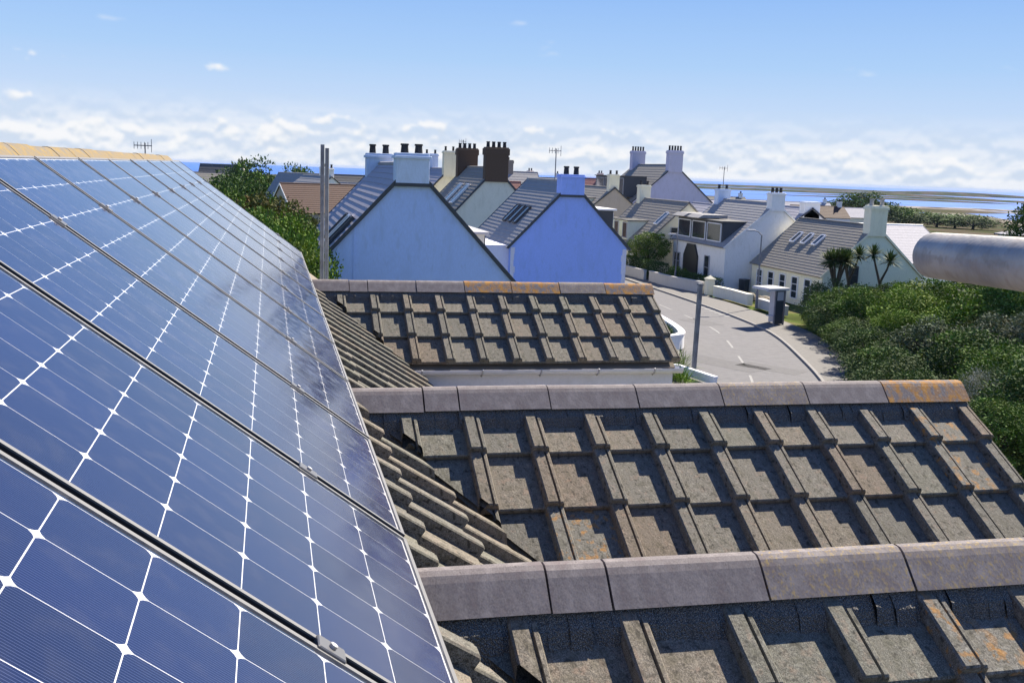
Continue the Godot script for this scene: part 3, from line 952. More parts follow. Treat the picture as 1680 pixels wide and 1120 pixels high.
func build_houses() -> void:
	# the blue gable
	var h := house("blue_house", "pale blue gable house with a broad two-pot chimney, behind the far small roof", {"x": 5.15, "z": -44.3, "w": 8.3, "l": 12.4, "eave": 4.6, "ridge": 9.05, "wall": M.wall_blue, "roof": M.slate_lilac, "rows": 22, "ridge_mat": M.slate_grey,
		"chims": [{"z": 5.91, "flash": true, "w": 1.24, "d": 0.9, "top": 9.56, "base": 8.36, "pots": 2, "mat": M.wall_sky, "pot_h": 0.34, "pot_r": 0.15, "spread": 0.42, "cap": 0.1}, {"z": -5.75, "w": 1.25, "d": 0.9, "top": 9.66, "base": 8.4, "pots": 2, "mat": M.wall_sky, "pot_h": 0.42, "pot_r": 0.16, "spread": 0.5, "cap": 0.12}]})
	for k in 3:
		skylight(h, 4.15, 4.6, 9.05, -1.0, 0.42, 4.9 - k * 1.15, 0.75, 1.35, M.trim_white if k == 1 else M.trim_dark)
	box_dormer(h, Vector3(1.9, 5.15, -3.5), Vector3(3.55, 6.42, 2.6), 1.0, M.trim_grey, M.wall_cream_grey, 2, M.trim_dark)
	var hr := MB.new()
	hr.beam(Vector3(-2.1, 6.9, 6.215), Vector3(-2.1, 4.9, 6.215), Vector3(1, 0, 0), 0.06, 0.03)
	hr.beam(Vector3(-2.1, 4.9, 6.215), Vector3(-3.7, 3.2, 6.215), Vector3(0.7, -0.7, 0), 0.06, 0.03)
	part("cable", hr, M.wall_blue, h)
	# the purple gable
	h = house("purple_house", "bright violet blue gable house with a two-pot chimney beside the road", {"x": 16.34, "z": -60.0, "w": 6.75, "l": 10.0, "eave": 5.0, "ridge": 8.5, "wall": M.wall_purple, "roof": M.slate_grey, "rows": 20,
		"chims": [{"z": 4.71, "flash": true, "w": 1.36, "d": 0.9, "top": 9.0, "base": 7.78, "pots": 2, "mat": M.wall_purple, "pot_h": 0.44, "pot_r": 0.15, "spread": 0.42, "cap": 0.08}]})
	for k in 3:
		skylight(h, 3.375, 5.0, 8.5, -1.0, 0.42, 2.0 - k * 1.3, 0.7, 1.3, M.trim_dark)
	box_dormer(h, Vector3(1.5, 5.6, -3.0), Vector3(3.3, 7.0, 2.6), 1.0, M.trim_white, M.trim_dark, 2, M.trim_white)
	for sx in [-1.0, 1.0]:
		var qn := MB.new()
		var rag := 14
		var yb := 0.0
		while yb < 4.9:
			var ww := rng.randf_range(0.16, 0.34)
			var x0: float = sx * 3.375
			qn.box(Vector3(min(x0, x0 - sx * ww), yb, 4.98), Vector3(max(x0, x0 - sx * ww), min(yb + 0.35, 4.95), 5.012))
			yb += 0.352
		part("pale_edge", qn, M.wall_pale, h)
	var an := MB.new()
	an.box(Vector3(-5.6, 0, -4.4), Vector3(-3.38, 5.0, 4.6))
	part("side_annex", an, M.wall_pale, h)
	# the grey cream gable with brown stacks, and the cream one behind it
	h = house("grey_cream_house", "grey cream gable house with dark brown four-pot brick chimneys", {"x": 17.05, "z": -84.5, "w": 9.0, "l": 13.0, "eave": 4.4, "ridge": 9.2, "wall": M.wall_cream_grey, "roof": M.slate_brown, "rows": 20,
		"chims": [{"z": 6.16, "w": 1.8, "d": 1.0, "top": 10.85, "base": 8.22, "pots": 4, "mat": M.brick_dark, "pot_h": 0.42, "pot_r": 0.14, "spread": 0.72, "cap": 0.5}, {"z": -5.9, "w": 1.8, "d": 1.0, "top": 10.95, "base": 8.3, "pots": 4, "mat": M.brick_dark, "pot_h": 0.42, "pot_r": 0.14, "spread": 0.72, "cap": 0.5}]})
	for k in 2:
		skylight(h, 4.5, 4.4, 9.2, -1.0, 0.55, 2.8 - k * 3.2, 1.3, 2.0, M.trim_white)
	house("cream_gable_house", "cream house with a square cream chimney, behind the brown brick stacks", {"x": 16.3, "z": -101.0, "w": 8.4, "l": 12.0, "eave": 4.6, "ridge": 9.0, "wall": M.wall_cream, "roof": M.slate_lilac, "rows": 16,
		"chims": [{"z": 5.71, "w": 1.15, "d": 0.9, "top": 10.75, "base": 8.36, "pots": 2, "mat": M.wall_cream, "pot_h": 0.4, "pot_r": 0.11, "cap": 0.12}, {"z": -5.5, "w": 1.4, "d": 0.9, "top": 10.6, "base": 8.0, "pots": 2, "mat": M.wall_sky, "pot_h": 0.4, "pot_r": 0.12, "cap": 0.12}]})
	# across the road: the white house with the long window box
	h = house("white_house", "white house with a long dormer of dark windows and an arched dark porch", {"x": 40.75, "z": -83.3, "w": 8.7, "l": 11.2, "eave": 3.6, "ridge": 7.15, "wall": M.wall_white, "roof": M.slate_grey, "rows": 18, "verge_mat": M.wall_white,
		"chims": [{"z": 5.31, "w": 1.2, "d": 0.9, "top": 8.15, "base": 6.64, "pots": 3, "mat": M.wall_white, "pot_h": 0.4, "pot_r": 0.13, "cap": 0.1}, {"z": -5.1, "w": 1.2, "d": 0.9, "top": 8.2, "base": 6.4, "pots": 2, "mat": M.wall_sky, "pot_h": 0.4, "pot_r": 0.13, "cap": 0.1}]})
	box_dormer(h, Vector3(-4.15, 3.75, -5.2), Vector3(-1.9, 5.55, 4.4), -1.0, M.slate_dark, M.trim_dark, 3, M.trim_white)
	for k in 2:
		var hood := MB.new()
		hood.extrude_z([Vector2(-4.9, 5.72), Vector2(-2.2, 5.72), Vector2(-2.2, 6.0), Vector2(-4.4, 6.0)], -4.9 + k * 3.3, -2.3 + k * 3.3)
		part("dormer_hood", hood, M.slate_grey, h)
	var porch := MB.new()
	porch.extrude_z([Vector2(-1.5, 0), Vector2(1.5, 0), Vector2(1.5, 2.1), Vector2(0.8, 3.1), Vector2(-0.8, 3.1), Vector2(-1.5, 2.1)], 0, 0.16)
	part("arched_porch", porch, M.door_dark, h, Transform3D(Basis(Vector3(0, 0, 1), Vector3.UP, Vector3(-1, 0, 0)), Vector3(-4.36, 0.25, -1.2)))
	window(h, Vector3(-4.35, 1.6, 2.2), Vector3(-1, 0, 0), 1.0, 2.0, M.trim_grey)
	window(h, Vector3(-4.35, 1.6, -4.4), Vector3(-1, 0, 0), 1.3, 1.5, M.trim_grey)
	# the cream bungalow next to it
	h = house("cream_bungalow", "cream bungalow with a pale green gable end and a stepped pale chimney", {"x": 42.4, "z": -71.2, "w": 8.0, "l": 11.0, "eave": 2.5, "ridge": 6.05, "wall": M.wall_cream, "roof": M.slate_dark, "rows": 20, "verge_mat": M.wall_cream,
		"chims": [{"z": 5.21, "w": 1.35, "d": 0.9, "top": 7.6, "base": 5.42, "pots": 2, "mat": M.wall_cream, "pot_h": 0.45, "pot_r": 0.16, "cap": 0.2, "pot_mat": M.pot_pale}]})
	h.get_child(1).material_override = M.slate_brown
	for k in 3:
		skylight(h, 4.0, 2.5, 6.05, -1.0, 0.6, -2.8 + k * 1.7, 0.6, 1.1, M.trim_white)
	var gw := MB.new()
	gw.extrude_z([Vector2(-3.9, 0.0), Vector2(3.9, 0.0), Vector2(3.9, 2.5), Vector2(0, 5.95), Vector2(-3.9, 2.5)], 5.5, 5.515)
	part("gable_render", gw, M.wall_pale_green, h)
	window(h, Vector3(-1.6, 2.6, 5.52), Vector3(0, 0, 1), 0.7, 1.3, M.trim_dark)
	for k in 5:
		window(h, Vector3(-4.0, 1.25, -4.0 + k * 1.9), Vector3(-1, 0, 0), 0.9, 1.6, M.trim_white, 2)
	# the cream gable further up the road, before the lilac house
	h = house("cream_cottage", "cream cottage whose plain gable has one small window, beyond the white house", {"x": 38.2, "z": -96.6, "w": 9.3, "l": 13.0, "eave": 2.4, "ridge": 6.7, "wall": M.wall_cream, "roof": M.slate_brown, "rows": 18, "verge_mat": M.slate_brown,
		"chims": [{"z": -5.6, "w": 1.2, "d": 0.9, "top": 8.2, "base": 6.0, "pots": 2, "mat": M.wall_cream, "cap": 0.12}]})
	window(h, Vector3(-1.3, 3.9, 6.5), Vector3(0, 0, 1), 0.7, 1.1, M.trim_grey)
	skylight(h, 4.65, 2.4, 6.7, -1.0, 0.62, 4.6, 0.8, 1.6, M.trim_white)
	for k in 3:
		box_dormer(h, Vector3(-4.3, 2.95, 0.6 - k * 2.5), Vector3(-2.0, 4.75, 2.0 - k * 2.5), -1.0, M.slate_dark, M.wall_pale_green, 1, M.trim_grey)
	h = house("lilac_house", "tall lilac gable house with two many-pot chimneys, highest on the road", {"x": 50.6, "z": -132.0, "w": 13.2, "l": 15.0, "eave": 4.9, "ridge": 10.6, "wall": M.wall_lilac, "roof": M.slate_brown, "rows": 18,
		"chims": [{"z": 7.11, "w": 1.9, "d": 1.1, "top": 12.5, "base": 9.75, "pots": 5, "mat": M.wall_lilac, "pot_h": 0.6, "pot_r": 0.13, "spread": 0.8, "cap": 0.3}, {"z": -6.6, "w": 1.9, "d": 1.1, "top": 12.6, "base": 9.4, "pots": 5, "mat": M.wall_lilac, "pot_h": 0.6, "pot_r": 0.13, "spread": 0.8, "cap": 0.3}]})
	box_dormer(h, Vector3(-6.2, 6.4, -6.0), Vector3(-3.2, 9.0, 6.0), -1.0, M.slate_dark, M.trim_dark, 3, M.trim_grey)
	house("pale_low_house", "low pale lilac house with a hipped slate roof, before the lilac gable", {"x": 50.0, "z": -112.0, "w": 9.0, "l": 9.0, "eave": 2.9, "ridge": 6.1, "wall": M.wall_lilac, "roof": M.slate_pale, "rows": 12, "chims": []})
	# roofs between the purple gable and the cream cottage
	h = house("dormered_house", "brown slate house with a row of steep white window dormers", {"x": 38.0, "z": -119.0, "w": 10.0, "l": 16.0, "eave": 3.6, "ridge": 7.6, "wall": M.wall_stone, "roof": M.slate_brown, "rows": 16, "chims": [{"z": 7.3, "w": 1.2, "d": 0.9, "top": 9.2, "base": 7.0, "pots": 2, "mat": M.wall_cream, "cap": 0.12}]})
	for k in 3:
		box_dormer(h, Vector3(-4.7, 4.2, 4.2 - k * 4.4), Vector3(-1.6, 6.4, 6.2 - k * 4.4), -1.0, M.slate_dark, M.wall_pale_green, 1, M.trim_white)
	house("terracotta_house", "small house with a terracotta red roof beside the violet gable's chimney", {"x": 29.5, "z": -140.0, "w": 7.0, "l": 9.0, "turn": PI / 2, "eave": 4.2, "ridge": 7.6, "wall": M.wall_pink, "roof": M.roof_terracotta, "rows": 12, "chims": []})
	house("dark_red_house", "narrow house with a dark red hanging-tile gable and white edges", {"x": 26.6, "z": -112.0, "w": 3.6, "l": 6.0, "eave": 4.6, "ridge": 6.2, "wall": M.roof_red, "roof": M.slate_brown, "rows": 10, "verge_mat": M.trim_white, "chims": []})
	house("grey_roof_house", "house with a pale grey roof and a wide dark chimney on the skyline", {"x": 34.0, "z": -152.0, "w": 10.0, "l": 11.0, "turn": PI / 2, "eave": 4.5, "ridge": 9.0, "wall": M.wall_pale, "roof": M.slate_grey, "rows": 12, "chims": [{"z": 0.0, "w": 0.9, "d": 3.4, "top": 10.8, "base": 8.2, "pots": 3, "along_x": false, "mat": M.slate_brown, "cap": 0.4}]})
	# right, behind the bungalow
	house("pale_slate_house", "house with a broad pale lilac slate roof beside the cream bungalow", {"x": 52.2, "z": -80.0, "w": 11.0, "l": 7.6, "turn": PI / 2, "eave": 2.8, "ridge": 5.6, "wall": M.wall_white, "roof": M.slate_pale, "rows": 14, "step": 0.006, "ridge_mat": M.trim_white, "chims": []})
	house("white_gable_house", "white gable wall with a pale ledge between the white house and bungalow", {"x": 49.5, "z": -92.0, "w": 8.0, "l": 9.0, "eave": 3.8, "ridge": 6.6, "wall": M.wall_white, "roof": M.slate_pale, "rows": 12, "chims": [{"z": 4.0, "w": 1.6, "d": 1.0, "top": 7.3, "base": 5.2, "pots": 0, "mat": M.wall_white, "cap": 0.1}]})
	house("pale_box_house", "small pale blue house wall under the dark tree on the right", {"x": 52.6, "z": -61.0, "w": 3.8, "l": 5.0, "eave": 5.9, "ridge": 6.2, "wall": M.wall_sky, "roof": M.slate_pale, "rows": 6, "chims": []})
	# left, beyond the bushes
	h = house("red_roof_house", "house with a red brown tiled roof and white gable boards among the bushes", {"x": 4.4, "z": -86.0, "w": 7.0, "l": 7.2, "turn": PI / 2 + 0.25, "eave": 5.3, "ridge": 7.35, "wall": M.wall_stone, "roof": M.roof_red, "rows": 14, "verge_mat": M.trim_white, "chims": []})
	var far := [
		# photo x, distance, base y, width, length, eave, ridge, turn, wall, roof, label
		[520.0, 128.0, 8.0, 10.0, 4.6, 7.6, 0.3, "wall_white", "slate_grey", "white far house with a grey roof above the red brown roof"],
		[497.0, 142.0, 7.0, 8.0, 4.2, 7.7, 0.9, "wall_white", "slate_grey", "white far house with a steep grey gable beside the round tree"],
		[566.0, 165.0, 9.0, 16.0, 3.8, 7.6, 1.5, "wall_white", "slate_dark", "long far house with a dark roof left of the blue chimneys"],
		[590.0, 150.0, 8.0, 9.0, 3.6, 6.6, 1.3, "wall_cream", "slate_grey", "cream far house tucked beside the blue house's slope"],
		[345.0, 210.0, 9.0, 14.0, 4.0, 7.2, 1.5, "wall_cream", "slate_brown", "pale far house low on the shore beside the panels' edge"],
		[366.0, 240.0, 8.0, 10.0, 5.0, 9.2, 1.4, "wall_stone", "slate_dark", "dark far house standing against the sea by the panels"],
		[845.0, 175.0, 9.0, 10.0, 4.6, 8.4, 0.4, "wall_pink", "slate_grey", "pinkish far house right of the brown chimney stack"],
		[878.0, 215.0, 8.0, 11.0, 4.6, 8.6, 1.2, "wall_white", "slate_dark", "white far house with a dark roof left of the violet chimney"],
		[892.0, 160.0, 8.0, 12.0, 3.6, 6.6, 1.5, "wall_stone", "slate_brown", "stone far house with a low brown roof behind the violet house"],
		[968.0, 190.0, 9.0, 9.0, 5.2, 8.6, 0.2, "wall_pink", "roof_terracotta", "pink far house with a terracotta roof on the skyline"],
		[1180.0, 260.0, 9.0, 14.0, 3.4, 6.2, 1.5, "wall_white", "slate_dark", "white far bungalow with a dark roof right of the lilac house"],
		[1215.0, 190.0, 8.0, 16.0, 3.0, 5.6, 1.5, "wall_white", "slate_lilac", "long low white far house behind the white house's ridge"],
		[1240.0, 330.0, 9.0, 12.0, 3.2, 6.0, 1.4, "wall_white", "slate_grey", "white far house in the fields toward the bay"],
		[1315.0, 300.0, 8.0, 18.0, 3.2, 5.8, 1.5, "wall_white", "slate_pale", "long white far building before the dark trees"],
		[1345.0, 230.0, 7.0, 12.0, 2.8, 5.0, 1.5, "wall_white", "roof_red", "white far building with a low red roof over the bungalow"],
		[1388.0, 250.0, 7.0, 16.0, 2.8, 4.8, 1.5, "wall_cream", "slate_pale", "cream far building with a pale roof over the bungalow"]]
	for a in far:
		var v := ray(a[0], 290.0)
		var flat := Vector2(v.x, v.z).normalized()
		var p: Vector2 = flat * float(a[1])
		house("far_house", a[9], {"x": p.x, "z": p.y, "y": land_y(p.x, p.y), "w": a[2], "l": a[3], "eave": a[4], "ridge": a[5], "turn": a[6], "wall": M[a[7]], "roof": M[a[8]], "rows": 8, "verge": false, "group": "houses far off toward the sea",
			"chims": [{"z": a[3] * 0.42, "w": 0.8, "d": 0.9, "top": a[5] + 1.1, "base": a[5] - 1.0, "pots": 2, "mat": M[a[7]], "cap": 0.12}]})
	aerial("tall television aerial standing on the violet house's ridge", Vector3(16.34, 8.55, -58.6), 1.9, 0.9, 0.4, 5)
	aerial("small television aerial on a mast beyond the lichened main ridge", Vector3(-5.6, 0.0, -51.0), 9.72, 0.8, 0.1, 6)
	aerial("thin television aerial rising above the white house's far chimney", Vector3(40.75, 8.0, -88.4), 2.2, 0.9, 0.2, 4)
	aerial("small television aerial beside the brown brick chimney", Vector3(17.05, 9.2, -92.5), 2.5, 0.8, 0.5, 4)

# ---------------------------------------------------------------- land, road, sea
func coast(az: float) -> float:      # how far the shore lies in this direction
	var right: float = smoothstep(deg_to_rad(13.0), deg_to_rad(24.0), az)
	return lerp(1500.0, 600.0, right) + 60.0 * sin(az * 23.0) + 30.0 * sin(az * 61.0)

func land_y(x: float, z: float) -> float:
	var r := sqrt(x * x + z * z)
	var az := atan2(x, -z)
	var c := coast(az)
	var y: float = -5.6 * smoothstep(140.0, min(c, 520.0), r)
	return y - 4.0 * smoothstep(c - 20.0, c + 90.0, r)

func build_land() -> void:
	var near := MB.new()
	var rings := [0.0, 20.0, 40.0, 70.0, 110.0, 150.0]
	var rings2 := [150.0, 200.0, 260.0, 330.0, 400.0, 460.0, 520.0, 580.0, 640.0, 700.0, 800.0, 950.0, 1150.0, 1350.0, 1450.0, 1550.0, 1650.0, 1800.0]
	var seg := 240
	var point := func(r: float, k: int) -> Vector3:
		var a := TAU * k / seg
		var x := sin(a) * r
		var z := -cos(a) * r
		return Vector3(x, land_y(x, z) - 0.02, z)
	for i in rings.size() - 1:
		for k in seg:
			near.quad_up(point.call(rings[i], k), point.call(rings[i + 1], k), point.call(rings[i + 1], k + 1), point.call(rings[i], k + 1))
	structure("ground", near, M.grass)
	var farm := MB.new()
	for i in rings2.size() - 1:
		for k in seg:
			farm.quad_up(point.call(rings2[i], k), point.call(rings2[i + 1], k), point.call(rings2[i + 1], k + 1), point.call(rings2[i], k + 1))
	structure("land", farm, M.land)
	# the sea, to the horizon
	var sea := MB.new()
	var srings := [400.0, 700.0, 1100.0, 2000.0, 4000.0, 9500.0]
	for i in srings.size() - 1:
		for k in 96:
			var a0 := TAU * k / 96.0
			var a1 := TAU * (k + 1) / 96.0
			var r0: float = srings[i]
			var r1: float = srings[i + 1]
			sea.quad_up(Vector3(sin(a0) * r0, -7.0, -cos(a0) * r0), Vector3(sin(a1) * r0, -7.0, -cos(a1) * r0), Vector3(sin(a1) * r1, -7.0, -cos(a1) * r1), Vector3(sin(a0) * r1, -7.0, -cos(a0) * r1))
	structure("sea", sea, M.sea)
	# the beach on the right, a strip along the shore
	var beach := MB.new()
	for k in 120:
		var a0 := deg_to_rad(15.0 + 70.0 * k / 120.0)
		var a1 := deg_to_rad(15.0 + 70.0 * (k + 1) / 120.0)
		var row0 := []
		var row1 := []
		for j in 6:
			for e in [[a0, row0], [a1, row1]]:
				var r: float = coast(e[0]) - 90.0 + 36.0 * j
				var x: float = sin(e[0]) * r
				var z: float = -cos(e[0]) * r
				e[1].append(Vector3(x, land_y(x, z) + 0.35, z))
		for j in 5:
			beach.quad_up(row0[j], row1[j], row1[j + 1], row0[j + 1])
	structure("beach", beach, M.sand)
	# sandbanks and low land across the bay: photo x, distance, half length, half depth, height, turn
	for a in [[1420.0, 820.0, 150.0, 34.0, 1.5, "sandbank", M.sand], [1640.0, 900.0, 150.0, 40.0, 1.5, "sandbank", M.sand], [1500.0, 1350.0, 150.0, 30.0, 2.4, "headland", M.far_land],
		[1370.0, 1900.0, 260.0, 70.0, 4.5, "headland", M.far_land], [1560.0, 2500.0, 190.0, 80.0, 9.0, "headland", M.far_land], [1620.0, 1600.0, 240.0, 50.0, 3.0, "headland", M.far_land], [1280.0, 2700.0, 500.0, 130.0, 6.0, "headland", M.far_land],
		[1330.0, 760.0, 170.0, 50.0, 2.2, "headland", M.land], [1180.0, 1900.0, 500.0, 90.0, 4.0, "headland", M.far_land]]:
		var v := ray(a[0], 300.0)
		var f := Vector2(v.x, v.z).normalized()
		var mnd := MB.new()
		var sg := 48
		for ring in 5:
			var q0 := ring / 5.0
			var q1 := (ring + 1) / 5.0
			for k in sg:
				var pt := func(q: float, kk: int) -> Vector3:
					var an := TAU * (kk % sg) / sg
					var wob := 1.0 + 0.22 * sin(an * 3.0 + a[0]) + 0.12 * sin(an * 7.0 + a[1]) + 0.06 * sin(an * 13.0)
					return Vector3(cos(an) * a[2] * q * wob, -0.5 + (1.0 - q * q) * a[4], sin(an) * a[3] * q * wob)
				mnd.quad_up(pt.call(q0, k), pt.call(q0, k + 1), pt.call(q1, k + 1), pt.call(q1, k))
		var o := structure(a[5], mnd, a[6])
		o.position = Vector3(f.x * a[1], -7.0, f.y * a[1])
		o.rotation.y = -atan2(f.x, -f.y) + 0.15

var kerb_line := [Vector2(30.6, -150.0), Vector2(30.6, -110.0), Vector2(30.6, -85.0), Vector2(30.5, -74.0), Vector2(30.3, -66.0), Vector2(29.75, -58.5), Vector2(28.75, -53.5), Vector2(26.65, -47.0), Vector2(24.6, -41.4), Vector2(22.2, -36.0), Vector2(19.2, -30.5), Vector2(15.6, -25.5), Vector2(11.6, -21.5), Vector2(7.0, -18.5), Vector2(0.0, -16.0)]

func smooth_line(pts: Array, per := 8) -> Array:
	var out := []
	for i in pts.size() - 1:
		var p0: Vector2 = pts[max(i - 1, 0)]
		var p1: Vector2 = pts[i]
		var p2: Vector2 = pts[i + 1]
		var p3: Vector2 = pts[min(i + 2, pts.size() - 1)]
		for k in per:
			out.append(p1.cubic_interpolate(p2, p0, p3, k / float(per)))
	out.append(pts[-1])
	return out

func side_of(line: Array, off: float) -> Array:      # the line moved off metres to the right of its run
	var out := []
	for i in line.size():
		var t: Vector2 = (line[min(i + 1, line.size() - 1)] - line[max(i - 1, 0)]).normalized()
		out.append(line[i] + Vector2(-t.y, t.x) * off)
	return out

func strip(a: Array, b: Array, ya: float, yb: float) -> MB:
	var m := MB.new()
	for i in a.size() - 1:
		m.quad_up(Vector3(a[i].x, ya, a[i].y), Vector3(b[i].x, yb, b[i].y), Vector3(b[i + 1].x, yb, b[i + 1].y), Vector3(a[i + 1].x, ya, a[i + 1].y))
	return m

func build_road() -> void:
	var line := smooth_line(kerb_line)
	# the line runs towards the eye, so its right hand side is the left one in the picture
	var left := side_of(line, 6.2)
	structure("road", strip(line, left, 0.02, 0.02), M.asphalt)
	for s in [[line, -1.0, 2.6], [left, 1.0, 0.6]]:
		var inner: Array = s[0]
		var k1 := side_of(inner, 0.14 * s[1])
		var far: Array = side_of(inner, s[2] * s[1])
		var kb := strip(inner, k1, 0.13, 0.13)
		for i in inner.size() - 1:
			kb.quad(Vector3(inner[i].x, 0.0, inner[i].y), Vector3(inner[i + 1].x, 0.0, inner[i + 1].y), Vector3(inner[i + 1].x, 0.13, inner[i + 1].y), Vector3(inner[i].x, 0.13, inner[i].y))
		structure("kerb", kb, M.kerb)
		structure("pavement", strip(k1, far, 0.126, 0.126), M.pavement)
	var mid := side_of(line, 3.15)
	var run := 0.0
	var mk := MB.new()
	var dash := []
	for i in mid.size() - 1:
		var steps := 6
		for k in steps:
			var a: Vector2 = mid[i].lerp(mid[i + 1], k / float(steps))
			var b: Vector2 = mid[i].lerp(mid[i + 1], (k + 1) / float(steps))
			run += a.distance_to(b)
			if fmod(run + 1.6, 5.2) < 2.6:
				var t := (b - a).normalized()
				var o := Vector2(-t.y, t.x) * 0.06
				mk.quad_up(Vector3(a.x + o.x, 0.025, a.y + o.y), Vector3(a.x - o.x, 0.025, a.y - o.y), Vector3(b.x - o.x, 0.025, b.y - o.y), Vector3(b.x + o.x, 0.025, b.y + o.y))
	structure("road_marking", mk, M.road_paint)
	for a in [[1188.0, 596.0, 0.9, 2.2, 0.5], [1150.0, 528.0, 0.8, 1.4, 0.2], [1265.0, 604.0, 0.7, 1.6, 0.6]]:
		var p := at_ground(a[0], a[1], 0.024)
		var pm := MB.new()
		pm.box(Vector3(-a[2], -0.002, -a[3]), Vector3(a[2], 0.001, a[3]))
		pm.move(Transform3D(Basis(Vector3.UP, a[4]), p))
		structure("road_patch", pm, M.patch)
	# a pale dashed edge across the mouth of the side road on the right
	var mk2 := MB.new()
	for k in 7:
		var p := at_ground(1152.0 + k * 8.0, 501.0 + k * 3.0, 0.024)
		mk2.box(p + Vector3(-0.5, -0.002, -0.35), p + Vector3(0.35, 0.002, 0.1))
	structure("road_marking", mk2, M.road_paint)

# ---------------------------------------------------------------- plants
var crowns := {}

func add_leaf(m: MB, p: Vector3, out: Vector3, size: float, c: Color, r: RandomNumberGenerator, slim := 0.55) -> void:
	var dir := Vector3(r.randf_range(-1, 1), r.randf_range(-0.8, 0.8), r.randf_range(-1, 1)).normalized()
	dir = (dir + out * 0.5).normalized()
	var nrm := Vector3(r.randf_range(-1, 1), r.randf_range(-0.3, 1.3), r.randf_range(-1, 1)).normalized()
	var s := dir.cross(nrm).normalized() * size * slim * 0.5
	var n := s.cross(dir).normalized()
	if n.y < 0.0: n = -n
	var tip := p + dir * size
	var mid := p + dir * size * 0.45 - n * size * 0.06
	m.col = c
	m.tri(p, mid + s, tip)
	m.tri(p, tip, mid - s)

func crown(key: String, sd: int, lumps: int, leaves: int, size: float, tones: Array, slim := 0.55, hang := 0.0) -> void:    # unit crown: about 1 in radius, from y = 0 to 2
	var r := RandomNumberGenerator.new()
	r.seed = sd
	var m := MB.new()
	m.use_col = true
	for c in lumps:
		var up := 1.0 - 1.75 * (c + 0.5) / lumps
		var a := c * 2.39996 + r.randf_range(-0.4, 0.4)
		var flat := sqrt(max(0.0, 1.0 - up * up))
		var cr := r.randf_range(0.13, 0.40)
		var cp := Vector3(cos(a) * flat, up, sin(a) * flat) * (1.0 - cr * r.randf_range(0.55, 1.5)) + Vector3(0, 1.0, 0)
		var tone: Color = tones[r.randi() % tones.size()]
		var tl := r.randf_range(0.8, 1.25)
		for k in int(leaves * cr / 0.3):
			var o := Vector3(r.randfn(), r.randfn() + 0.25, r.randfn()).normalized()
			var rad := cr * (r.randf_range(0.68, 1.06) if r.randf() < 0.8 else r.randf_range(0.95, 1.45))
			var p := cp + Vector3(o.x, o.y * 0.85, o.z) * rad
			if p.y < 0.02: continue
			var f := r.randf_range(0.72, 1.3) * tl
			add_leaf(m, p, (o + Vector3(0, -hang, 0)), size * r.randf_range(0.6, 1.4), Color(tone.r * f, tone.g * f, tone.b * f), r, slim)
	crowns[key] = m.mesh()

func make_crowns() -> void:
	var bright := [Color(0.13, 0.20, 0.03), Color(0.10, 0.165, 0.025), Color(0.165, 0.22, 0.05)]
	var green := [Color(0.08, 0.145, 0.028), Color(0.105, 0.165, 0.036), Color(0.068, 0.12, 0.026)]
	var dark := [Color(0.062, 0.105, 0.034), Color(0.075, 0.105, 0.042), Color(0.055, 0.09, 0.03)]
	var grey := [Color(0.095, 0.12, 0.075), Color(0.08, 0.105, 0.065), Color(0.115, 0.13, 0.09)]
	var russet := [Color(0.12, 0.07, 0.035), Color(0.14, 0.10, 0.04), Color(0.085, 0.09, 0.03)]
	var white := [Color(0.32, 0.32, 0.29), Color(0.12, 0.15, 0.09), Color(0.18, 0.20, 0.15)]
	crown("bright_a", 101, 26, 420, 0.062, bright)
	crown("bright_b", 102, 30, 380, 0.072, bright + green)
	crown("green_a", 103, 26, 420, 0.066, green)
	crown("green_b", 104, 34, 360, 0.055, green + [Color(0.09, 0.13, 0.03)])
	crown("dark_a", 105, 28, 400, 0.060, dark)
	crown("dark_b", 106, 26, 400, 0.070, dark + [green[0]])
	crown("grey", 107, 24, 420, 0.085, grey, 0.35, 0.5)
	crown("russet", 108, 26, 420, 0.060, russet + [bright[0]])
	crown("white", 109, 26, 380, 0.050, white)
	crown("far", 110, 22, 130, 0.10, dark + [green[0]])

func bush(called: String, label: String, key: String, at: Vector3, radius: float, height: float, group := "", category := "shrub", lift := 0.0) -> Node3D:
	var o := thing(called, label, category, at, rng.randf_range(0, TAU), group)
	var m := MB.new()
	var th := lift + height * 0.5
	m.tube([Vector3(0, -0.15, 0), Vector3(0.03, th * 0.5, 0.02), Vector3(-0.02, th, 0.03)], [0.05 + radius * 0.05, 0.04 + radius * 0.035, 0.02 + radius * 0.02], 7)
	for k in 4:
		var a := TAU * k / 4.0 + rng.randf()
		var t := Vector3(cos(a) * radius * 0.55, lift + height * 0.62, sin(a) * radius * 0.55)
		m.tube([Vector3(0, th * 0.45, 0), Vector3(0, th * 0.45, 0).lerp(t, 0.5) + Vector3(0, 0.1, 0), t], [0.03 + radius * 0.025, 0.02 + radius * 0.015, 0.012], 5)
	part("trunk", m, M.bark, o)
	put("crown", crowns[key], M.leaf, o, Transform3D(Basis.from_scale(Vector3(radius, height / 2.0, radius)), Vector3(0, lift - height * 0.04, 0)))
	return o

